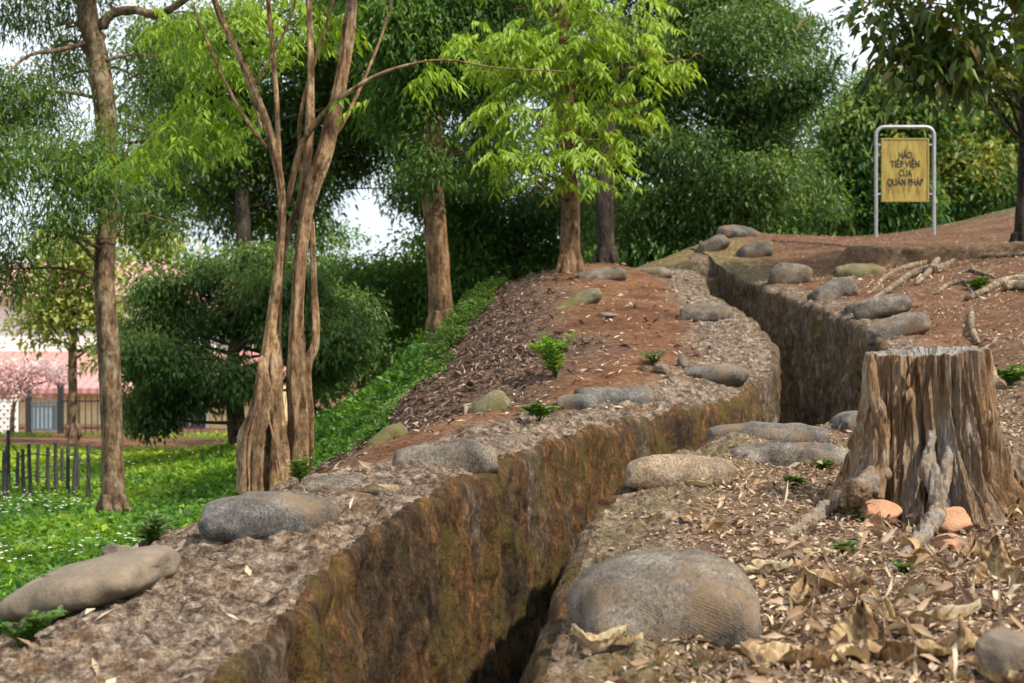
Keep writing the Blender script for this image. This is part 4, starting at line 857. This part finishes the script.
# cavity low on the right front
for (a, h0, da, dh, amt) in [(-52, .30, .28, .20, .38), (-100, .28, .14, .26, .28), (-128, .52, .10, .13, .25), (-75, .62, .05, .3, .12), (-35, .55, .06, .25, .12)]:
    dd = np.angle(np.exp(1j * (th - R(a)))); r = r - amt * rt * np.exp(-(dd / da) ** 2 - ((hh - h0) / dh) ** 2)
rsC = np.random.default_rng(21)
for _ in range(46):
    a0 = rsC.random() * 6.283; h0 = rsC.uniform(.0, .9); ln = rsC.uniform(.15, .6); wob = fbm(np.stack([hh * 3 + a0 * 9, 0 * hh, 0 * hh], -1), 3) * .35
    dd = np.angle(np.exp(1j * (th - a0 - wob))); r = r - rsC.uniform(.07, .20) * rt * np.exp(-(dd / rsC.uniform(.018, .045)) ** 2) * np.exp(-((hh - h0) / ln) ** 4)
topn = fbm(np.stack([np.cos(th) * 3.5, np.sin(th) * 3.5, 0 * th], -1), 4) * .07 + .02 * (vn(np.stack([np.cos(th) * 9, np.sin(th) * 9, 0 * th], -1)) - .5) + .03 * np.cos(th - .6)
zz = hh * hS + sstep(.7, 1, hh) * topn * .5
Vx = np.stack([r * np.cos(th), r * np.sin(th), zz + 0 * th], -1)
grey = np.clip(fbm(cs * np.array([2.5, 2.5, 1.0]) + 60, 3) * 2.2 - .25, 0, .8) * np.ones_like(r)
dd = np.angle(np.exp(1j * (th - R(-92)))); grey = np.maximum(grey, np.exp(-(dd / .13) ** 2) * sstep(.75, .4, hh))
dd = np.angle(np.exp(1j * (th - R(-158)))); grey = np.maximum(grey, .75 * np.exp(-(dd / .2) ** 2) * sstep(.5, .2, hh))
# top: rim then sunken rotten centre
rin = np.array([.97, .93, .88, .82, .72, .60, .45, .3, .15, .02])[:, None]
rimz = zz[-1][None] + np.array([.004, -.002, -.01, -.02, -.03, -.035, -.04, -.045, -.05, -.05])[:, None]
Vt = np.stack([r[-1][None] * rin * np.cos(th), r[-1][None] * rin * np.sin(th), rimz + 0 * th], -1)
Vt[..., 2] += (fbm(Vt * 25, 3) * .03) * np.linspace(.3, 1, 10)[:, None]
Vs = np.concatenate([Vx, Vt], 0); gs = np.concatenate([grey, np.full((10, na), 1.0)], 0)
me = mesh('wood', Vs.reshape(-1, 3), gridfaces(nh + 10, na, True), M_stump, True, {'grey': ('FLOAT', gs.reshape(-1))})
obj('wood', me, e)
def rootpart(pts, rads, g, seed, n=60, amp=.045, segs=36):
    P = [at(*p) for p in pts]
    for q in P: pass
    V_, F_ = tube(P, np.array(rads), n, segs, amp * 1.15, (45, 45, 6), seed, 0)
    me = mesh('root', V_ - SB, F_, M_stump, True, {'grey': ('FLOAT', np.clip(g * .55 + fbm(V_ * 9, 3) * 2.0, 0, .9))}); return obj('root', me, e)
def gz(px, py, lift=.0, y0=3.2, y1=7):
    q = hit(px, py, y0, y1); return (px, 341.5 - (q[2] + lift) / q[1] * F, q[1])
rootpart([(880, 470, 5.25), (858, 492, 5.12), gz(832, 512, .02), gz(800, 528, .005), gz(770, 536, -.02)], [.034, .036, .03, .02, .01], .6, 3)
rootpart([(932, 425, 5.28), (930, 470, 5.15), (938, 508, 5.05), gz(915, 548, .01), gz(885, 575, 0), gz(862, 590, -.02)], [.014, .028, .028, .02, .014, .008], .95, 4, 120, .05)
rootpart([(950, 430, 5.28), (946, 470, 5.16), (938, 512, 5.06), gz(934, 530, -.01)], [.010, .018, .02, .015], .9, 5)
rootpart([(870, 352, 5.35), (876, 400, 5.28), (884, 450, 5.22), (878, 500, 5.2)], [.014, .02, .022, .025], .1, 6)
rootpart([(1000, 455, 5.5), (1020, 480, 5.45), (1045, 500, 5.4)], [.07, .05, .03], .2, 7)

# yellowish fallen branch right of the stump, bent stick pieces
def stick(pts, rads, mat, name, label, cat, group=None, n=40, amp=.012):
    P = np.array([at(*p) for p in pts]); b0 = P[0].copy()
    V_, F_ = tube(P, rads, n, 12, amp, (14, 14, 14), len(label), 3); me = mesh(name, V_ - b0, F_, mat, True); o = obj(name, me); o.location = b0
    return tag(o, label, cat, group)
M_root = mat_bark('root_wood', (.13, .085, .05), (.30, .22, .15), (.50, .42, .33), (1, 1, 1), 20)
M_branch = mat_bark('branch_wood', (.10, .065, .03), (.24, .16, .07), (.38, .27, .13), (1, 1, 1), 16)
stick([gz(957, 470, .05), gz(985, 484, .04), gz(1005, 478, .06), gz(1040, 492, .05)], [.028, .03, .026, .02], M_branch, 'fallen_branch', 'thick yellowish fallen branch leaning against the right side of the stump', 'branch')
# exposed roots on the right bank
RT = [([(870, 303), (890, 292), (915, 276), (940, 272), (955, 262)], [.02, .035, .045, .05, .03], 'pale exposed root arching down left over the bank below the sign'),
      ([(916, 286), (928, 276), (938, 264), (947, 261)], [.02, .04, .05, .03], 'short pale exposed root joining the arching one from below'),
      ([(872, 292), (885, 280), (905, 270), (935, 263)], [.015, .03, .035, .03], 'thin pale exposed root running above the arching one'),
      ([(935, 262), (965, 259), (1000, 258), (1030, 256)], [.03, .035, .03, .02], 'long straight exposed root along the foot of the ledge'),
      ([(935, 296), (950, 286), (965, 285), (975, 298)], [.015, .028, .025, .012], 'small hooked exposed root in the middle of the slope'),
      ([(965, 302), (985, 294), (1000, 286), (1030, 281)], [.03, .035, .04, .04], 'thick grey exposed root entering from the right edge'),
      ([(972, 314), (971, 328), (978, 345)], [.03, .03, .02], 'upright bent exposed root above the stump'),
      ([(958, 275), (970, 272), (985, 276), (996, 279)], [.012, .022, .022, .012], 'thin curved exposed root near the right edge'),
      ([(1004, 292), (1016, 290), (1035, 291)], [.05, .05, .05], 'cut reddish root end at the right edge of the picture')]
for pts, rd, lab in RT:
    P = []
    for px, py in pts:
        q = hit(px, py, 6.8, 22); P.append(q + np.array([0, 0, rd[min(len(P), len(rd) - 1)] * .9]))
    P = np.array(P); b0 = P[0].copy(); V_, F_ = tube(P, np.array(rd) * .8, 40, 10, .012, (10, 10, 10), len(lab), 3)
    o = obj('exposed_root', mesh('exposed_root', V_ - b0, F_, M_root)); o.location = b0; tag(o, lab, 'root', 'exposed roots on the slope')

# orange stones beside the stump
def stone(px, pb, wpx, hpx, col_, label, seed, y1=7, group='orange stones around the stump', name='stone', cat='stone'):
    q = hit(px, pb, 3, y1); s = wpx / F * q[1] / 2; hz = hpx / F * q[1] / 2
    import bmesh
    bm = bmesh.new(); bmesh.ops.create_icosphere(bm, subdivisions=4, radius=1)
    rs = np.random.default_rng(seed); planes = rdir(12)
    for v in bm.verts:
        p = np.array(v.co)
        d = planes @ p; k = d > .62
        for j in np.nonzero(k)[0]: p = p - planes[j] * (p @ planes[j] - .62) * .9
        p = p * (1 + .12 * float(fbm(p * 2.5 + seed, 3)))
        v.co = (p[0] * s * 1.25, p[1] * s * 1.0, p[2] * hz * 1.35)
    me = bpy.data.meshes.new(name); bm.to_mesh(me); bm.free(); me.materials.append(col_)
    for pl in me.polygons: pl.use_smooth = True
    o = obj(name, me); o.location = (q[0], q[1] + s * .6, q[2] + hz * .8); return tag(o, label, cat, group)
def mat_stone(name, c):
    m, nt, b, o = newmat(name); p = objcoord(nt); n1 = noise(nt, p, 12, 8, .7); n2 = noise(nt, p, 90, 4, .7)
    cc = ramp(nt, n1, [(.3, tuple(v * .6 for v in c)), (.55, c), (.75, tuple(min(1, v * 1.4) for v in c))]); nt.links.new(cc, b.inputs['Base Color']); b.inputs['Roughness'].default_value = .9
    nb = bump(nt, None, n1, .6, .02); bump(nt, b, n2, .5, .006, nb); return m
HUMP.data.materials.clear(); HUMP.data.materials.append(mat_stone('hump_earth', (.17, .13, .09)))
M_or = mat_stone('orange_stone', (.42, .22, .125)); M_gs = mat_stone('grey_stone', (.15, .115, .085))
stone(880, 526, 42, 24, M_or, 'flat orange stone against the left root of the stump', 1)
stone(953, 537, 46, 28, M_or, 'largest orange stone right of the whitish root', 2)
stone(951, 553, 28, 17, M_or, 'small round orange stone in front of the largest one', 3)
stone(957, 520, 24, 14, M_or, 'small orange stone behind the largest one', 4)
stone(662, 374, 18, 12, M_gs, 'small pale grey stone on the red soil behind the sagging sandbag', 5, 14, 'grey stones on the mound')
stone(683, 368, 10, 14, M_gs, 'tiny dark stone on the red soil near the pale one', 6, 14, 'grey stones on the mound')
stone(608, 318, 22, 6, M_gs, 'flat grey stone on the soil below the bright green tree', 7, 16, 'grey stones on the mound')
stone(115, 570, 34, 26, M_gs, 'crumpled grey stone lying on the long earth hump', 8, 7, None)
stone(1016, 690, 60, 60, M_gs, 'grey stone cut by the lower right corner of the picture', 9, 5, None)

# ------------------------------------------------------------------ large dry leaves
def big_leaf(px, py, Lm, Wm, az, curl, cup, tint, label, mat='dry', lift=.01, pitch=0, roll=0, y1=7, group='large dry leaves on the ground'):
    q = hit(px, py, 2.9, y1); nu, nv = 72, 37
    u = np.linspace(0, 1, nu)[:, None]; v = np.linspace(-1, 1, nv)[None]
    wd = Wm / 2 * np.sin(np.pi * u ** .8) ** .75 * (1 - .1 * u); rs = random.Random(len(label) + px)
    x = (u - .5) * Lm + 0 * v; s = v * wd; ang = curl * (u - .5)
    edge = .014 * np.sin(u * 6.5 + px + v) * np.abs(v) ** 2 * (Wm / .1)
    z = .6 * cup * (np.abs(v) ** 1.6) * wd + edge + .01 * np.sin(v * 7 + u * 5)
    z = z + fbm(np.stack([x * 16, s * 16, 0 * x + px], -1), 4) * .085 * (Wm / .1)
    Lc = Lm / max(abs(curl), .01); X_ = np.sin(curl * (u - .5)) * Lc + 0 * v; Z_ = (1 - np.cos(curl * (u - .5))) * Lc + z; 
    V_ = np.stack([X_, s, Z_], -1); vein = np.clip(tint + .30 * (np.cos(u * 56 - np.abs(v) * 8) > .86) - .30 * (fbm(V_ * 45, 3) > .10) + .35 * (np.abs(v) < .05) + fbm(V_ * 16 + px, 3) * 1.3, 0, 1) * np.ones_like(X_)
    V_[..., 2] += .0010 * np.cos(u * 56 - np.abs(v) * 8) * (Wm / .1) * (1 - np.abs(v) ** 4); V_[..., 1] *= 1 - .10 * np.abs(np.sin(u * 23 + px)) * (np.abs(v) > .8)
    V2 = V_.copy(); V2[..., 2] -= .0015
    Va = np.concatenate([V_.reshape(-1, 3), V2.reshape(-1, 3)]); fa = gridfaces(nu, nv); fb = gridfaces(nu, nv, off=nu * nv)[:, ::-1]
    me = mesh('dry_leaf', Va, np.concatenate([fa, fb]), LM[mat], True, {'tint': ('FLOAT', np.concatenate([vein.ravel(), vein.ravel()]))})
    e = obj('dry_leaf', me); e.location = q + np.array([0, .03, lift + .008]); e.rotation_euler = (R(roll), R(-pitch), R(az))
    stv = tube([(Lm * -.5 * .98, 0, (1 - math.cos(curl * .5)) * Lc), (Lm * -.62, .006, (1 - math.cos(curl * .5)) * Lc + .004), (Lm * -.75, .02, 0.0)], [.0022, .002, .0015], 8, 5)
    s_ = obj('stalk', mesh('stalk', stv[0], stv[1], LM[mat], True, {'tint': ('FLOAT', np.full(len(stv[0]), .3))}), e)
    return tag(e, label, 'leaf', group)
LV = [(600, 655, .15, .09, 20, 1.2, .8, .75, 'torn pale leaf in front of the largest sandbag', 3.0),
      (628, 650, .10, .035, 25, .5, .6, .8, 'narrow pale leaf tip pointing right before the largest sandbag', 0),
      (838, 592, .22, .10, -20, .9, .9, .55, 'tan curled leaf right of the largest sandbag', 0),
      (805, 606, .14, .09, 70, 1.2, 1.1, .4, 'brown cupped leaf standing against the tan curled one', 30),
      (862, 655, .20, .16, 60, 1.5, .8, .45, 'wide brown leaf standing up in the bottom right litter', 45),
      (930, 668, .24, .12, -15, 1.4, .9, .5, 'broad folded brown leaf at the bottom of the picture', 25),
      (945, 628, .22, .07, 5, .8, .7, .85, 'grey pale leaf lying over the brown ones at the bottom', 10),
      (992, 660, .16, .10, 10, .8, .6, .7, 'flat tan leaf beside the corner stone', 0),
      (1000, 585, .24, .16, 70, 1.3, .9, .35, 'big dark brown leaf standing up at the right edge', 50),
      (1010, 525, .22, .10, 30, 1.6, .9, .4, 'arched brown leaf above the big dark one at the right edge', 25),
      (975, 560, .12, .07, 60, 1.0, .8, .5, 'small brown leaf under the arched one', 25),
      (790, 672, .22, .10, 5, .6, .5, .5, 'long flat brown leaf at the bottom left of the litter', 0),
      (820, 560, .16, .06, 15, .7, .5, .75, 'greenish tan leaf lying flat in the middle of the right bank', 0),
      (770, 578, .17, .10, -25, 1.0, .5, .95, 'dull grey green leaf touching the largest sandbag', 15),
      (1012, 690, .2, .1, -60, 1.0, .5, .5, 'curled leaf in the lower right corner', 20),
      (900, 640, .14, .09, 120, 1.4, 1.0, .3, 'dark crumpled leaf between the wide and the broad ones', 20),
      (378, 495, .15, .035, -12, .5, .4, .9, 'long pale leaf on the left bank right of the speckled sandbag', 0),
      (700, 490, .12, .035, -35, .6, .5, .9, 'narrow yellow leaf below the smooth tan sandbag', 0),
      (915, 600, .12, .05, -70, .8, .6, .6, 'small upright leaf in the centre of the right litter', 10),
      (124, 562, .12, .06, -30, .8, .6, .8, 'pale leaf resting against the crumpled grey stone', 10)]
for (px, py, l, wd, az, cu, cp, ti, lab, pit) in LV: big_leaf(px, py, l, wd, az, cu, cp, ti, lab, pitch=pit if abs(pit) > 4 else 0)

# ------------------------------------------------------------------ little plants
def plant(name, px, py, nst, h, Ln, Wd, mat, label, seed, y1=16, spread=.5, cat='plant', group=None):
    q = hit(px, py, 3, y1); rs = np.random.default_rng(seed)
    e = empty(name, q, label, cat, group); stems = []; P = []; D_ = []
    for i in range(nst):
        a = rs.random() * 6.283; d = np.array([math.cos(a), math.sin(a), 0]) * spread * h * rs.random(); hh_ = h * (.6 + .5 * rs.random())
        top = q + d + np.array([0, 0, hh_]); mid = q + d * .4 + np.array([0, 0, hh_ * .55]); stems.append(tube([q - np.array([0, 0, .02]), mid, top], [.004, .003, .0015], 10, 5))
        S = spline([q, mid, top], 12)
        for k in range(2, 12):
            for s in (0, 1, 2):
                aa = k * 2.4 + s * 2.1 + rs.random(); P.append(S[k]); D_.append([math.cos(aa), math.sin(aa), .35 + .3 * rs.random()])
    put('stem', join(stems), LM['grass'], e, q)
    n = len(P); sz = Ln * (.6 + .6 * rs.random(n))
    put_leaves('leaves', leafmesh(np.array(P), np.array(D_), np.tile([0, 0, 1.], (n, 1)) + rs.normal(0, .2, (n, 3)), sz, sz * Wd, np.clip(rs.normal(.45, .15, n), 0, 1), .15, .2), LM[mat], e, q)
plant('seedling', 556, 378, 7, .30, .075, .4, 'grass', 'leafy green seedling growing on the red soil below the bright green tree', 1, cat='plant', group='small green plants')
plant('seedling', 300, 482, 4, .07, .05, .4, 'weed', 'tiny bright green plant beside the many stemmed tree base', 2, 8, group='small green plants')
plant('grass_tuft', 862, 522, 3, .06, .05, .12, 'weed', 'thin grass tuft by the left root of the stump', 3, 7, .9, 'grass tuft', 'small green plants')
plant('grass_tuft', 845, 555, 4, .03, .04, .3, 'weed', 'small green sprouts in front of the stump roots', 4, 7, 1.2, 'grass tuft', 'small green plants')
plant('grass_tuft', 905, 575, 3, .03, .03, .5, 'weed', 'tiny green sprout right of the whitish root end', 5, 7, 1, 'grass tuft', 'small green plants')
plant('grass_tuft', 795, 488, 4, .04, .05, .3, 'weed', 'green weeds just below the paired sandbags', 6, 8, 1.5, 'grass tuft', 'small green plants')
plant('grass_tuft', 825, 470, 4, .04, .05, .3, 'weed', 'green weeds at the right end of the paired sandbags', 7, 8, 1.5, 'grass tuft', 'small green plants')
plant('grass_tuft', 655, 365, 5, .08, .07, .2, 'weed', 'low green weeds behind the sagging sandbag', 8, 14, 1.5, 'grass tuft', 'small green plants')
plant('grass_tuft', 540, 420, 5, .07, .06, .3, 'weed', 'low green weeds left of the sagging sandbag', 9, 14, 1.5, 'grass tuft', 'small green plants')
plant('grass_tuft', 1010, 385, 6, .10, .07, .4, 'weed', 'green weeds on the slope right of the stump', 10, 12, 1.5, 'grass tuft', 'small green plants')
plant('grass_tuft', 978, 290, 5, .10, .08, .4, 'weed', 'green weeds among the exposed roots', 11, 18, 1.5, 'grass tuft', 'small green plants')
plant('weed_clump', 22, 645, 9, .07, .035, .45, 'weed', 'dark leafy weeds in front of the long earth hump', 12, 5, 1.6, 'weeds', 'small green plants')
plant('weed_clump', 60, 605, 8, .10, .05, .2, 'weed', 'grassy weeds on top of the long earth hump', 13, 6, 1.8, 'weeds', 'small green plants')
plant('weed_clump', 150, 545, 9, .10, .06, .2, 'weed', 'yellow green grass tuft between the hump and the speckled sandbag', 14, 7, 2.2, 'weeds', 'small green plants')

# ------------------------------------------------------------------ sign
Ys = 20.0; zb = min(float(H(at(905, 0, Ys)[0], Ys)), at(0, 238, Ys)[2]) ; xs1, xs2 = at(876, 0, Ys)[0], at(934, 0, Ys)[0]; zt = at(0, 127, Ys)[2]
M_steel = mat_simple('galvanised_steel', (.36, .37, .38), .5, .25, 12, .6)
def mat_signp():
    m, nt, b, o = newmat('sign_face'); p = objcoord(nt, True); n = noise(nt, p, 1, 7, .7, (14, 14, 3)); n2 = noise(nt, p, 20, 5, .7)
    c = ramp(nt, n, [(.34, (.13, .085, .022)), (.46, (.28, .20, .035)), (.56, (.36, .27, .05)), (.68, (.42, .35, .12))]); nt.links.new(mixc(nt, ramp(nt, n2, [(.55, (0, 0, 0)), (.68, (.5, .5, .5))]), c, (.14, .09, .03)), b.inputs['Base Color']); b.inputs['Roughness'].default_value = .6
    return m
xc = (xs1 + xs2) / 2; sb = np.array([xc, Ys, zb])
e = empty('sign', sb, 'weathered yellow metal sign hung in a steel tube frame on the hilltop', 'sign')
rr = .12; arc = [np.array([xs2 - rr + rr * math.sin(t), Ys, zt - rr + rr * math.cos(t)]) for t in np.linspace(0, math.pi / 2, 7)]
arc2 = [np.array([xs1 + rr - rr * math.sin(t), Ys, zt - rr + rr * math.cos(t)]) for t in np.linspace(math.pi / 2, 0, 7)]
path = [np.array([xs1, Ys, zb - .3]), np.array([xs1, Ys, (zb + zt) / 2])] + arc2 + arc + [np.array([xs2, Ys, (zb + zt) / 2]), np.array([xs2, Ys, zb - .3])]
def polytube(pts, r, seg=12):
    pts = np.array(pts); T = np.gradient(pts, axis=0); T /= np.linalg.norm(T, axis=1)[:, None]; W = np.array([0, 1., 0]); U = np.cross(W, T)
    a = np.linspace(0, 2 * np.pi, seg, endpoint=False); V_ = pts[:, None] + r * (U[:, None] * np.cos(a)[None, :, None] + W * np.sin(a)[None, :, None]); return V_.reshape(-1, 3), gridfaces(len(pts), seg, True)
put('frame', polytube(path, .026), M_steel, e, sb)
pz0, pz1 = at(0, 201, Ys)[2], at(0, 139, Ys)[2]; px0, px1 = at(882, 0, Ys)[0], at(928, 0, Ys)[0]
pn = put('panel', box(((px0 + px1) / 2, Ys, (pz0 + pz1) / 2), (px1 - px0, .02, pz1 - pz0)), mat_signp(), e, sb, False)
M_sf = mat_simple('sign_rim', (.30, .22, .06), .6)
put('panel_rim', join([box(((px0 + px1) / 2, Ys, z), (px1 - px0 + .03, .035, .022)) for z in (pz0, pz1)] + [box((x, Ys, (pz0 + pz1) / 2), (.022, .037, pz1 - pz0 - .022)) for x in (px0, px1)]), M_sf, e, sb, False)
for z in (pz0 + .1, pz1 - .08):
    for a_, b2 in ((xs1, px0), (px1, xs2)): put('bracket', box(((a_ + b2) / 2, Ys, z), (abs(b2 - a_), .02, .025)), M_steel, e, sb, False)
M_txt = mat_simple('faded_black_paint', (.018, .014, .010), .7)
for i, (tx, zpx, sz) in enumerate([('HÀO', 155.5, .105), ('TIẾP VIỆN', 164.5, .105), ('CỦA', 173.5, .105), ('QUÂN PHÁP', 182.5, .105)]):
    cu = bpy.data.curves.new('lettering', 'FONT'); cu.body = tx; cu.size = sz * 1.25; cu.align_x = 'CENTER'; cu.align_y = 'CENTER'; cu.extrude = .001; cu.offset = .002
    to = bpy.data.objects.new('tmp', cu); col.objects.link(to); bpy.context.view_layer.update()
    me = bpy.data.meshes.new_from_object(to.evaluated_get(bpy.context.evaluated_depsgraph_get())); bpy.data.objects.remove(to)
    me.name = 'lettering'; me.materials.clear(); me.materials.append(M_txt)
    o = obj('lettering', me, pn); o.location = Vector((xc, Ys - .014, at(0, zpx, Ys)[2])) - Vector(sb); o.rotation_euler = (R(90), 0, 0)
    w_ = max(v.co.x for v in me.vertices) - min(v.co.x for v in me.vertices); mw = {0: 13, 1: 29, 2: 13, 3: 36}[i] / F * Ys
    o.scale = (mw / w_, 1, 1)
# earth ledge below the sign
A_, B_ = hit(838, 272, 10, 20), hit(1030, 252, 10, 20)
n = 120; t = np.linspace(0, 1, n); Lx = A_[0] * (1 - t) + B_[0] * t; Ly = A_[1] * (1 - t) + B_[1] * t; base = H(Lx, Ly)
prof = [(-.03, -.1), (0, .0), (.02, .08), (.03, .16), (.045, .21), (.08, .235), (.16, .245), (.3, .24), (.5, .2), (.8, .12), (1.2, -.05)]
Vl = []
hs = np.minimum(1, np.minimum(t / .08, (1 - t) / .02 + .1)) * 1.25 * (1 - .55 * t)
for (dy, dz) in prof:
    Hb = H(Lx, Ly + dy); Vl.append(np.stack([Lx, Ly + dy + fbm(np.stack([Lx * 5, 0 * Lx, 0 * Lx + dz * 9], -1), 3) * .08, np.where(dz > .22, np.maximum(base + dz * hs, Hb - .02), base + dz * hs) + fbm(np.stack([Lx * 6, 0 * Lx + dy * 6, 0 * Lx], -1), 3) * .03], -1))
Vl = np.array(Vl)
zc = np.tile(np.array([.55, 0, .2, 1]), (Vl.shape[0] * n, 1))
me = mesh('earth_ledge', Vl.reshape(-1, 3), gridfaces(len(prof), n)[:, ::-1], M_ground, True, {'zone': ('FLOAT_COLOR', zc), 'duff': ('FLOAT', np.zeros(len(zc)))})
tag(obj('earth_ledge', me), kind='structure')
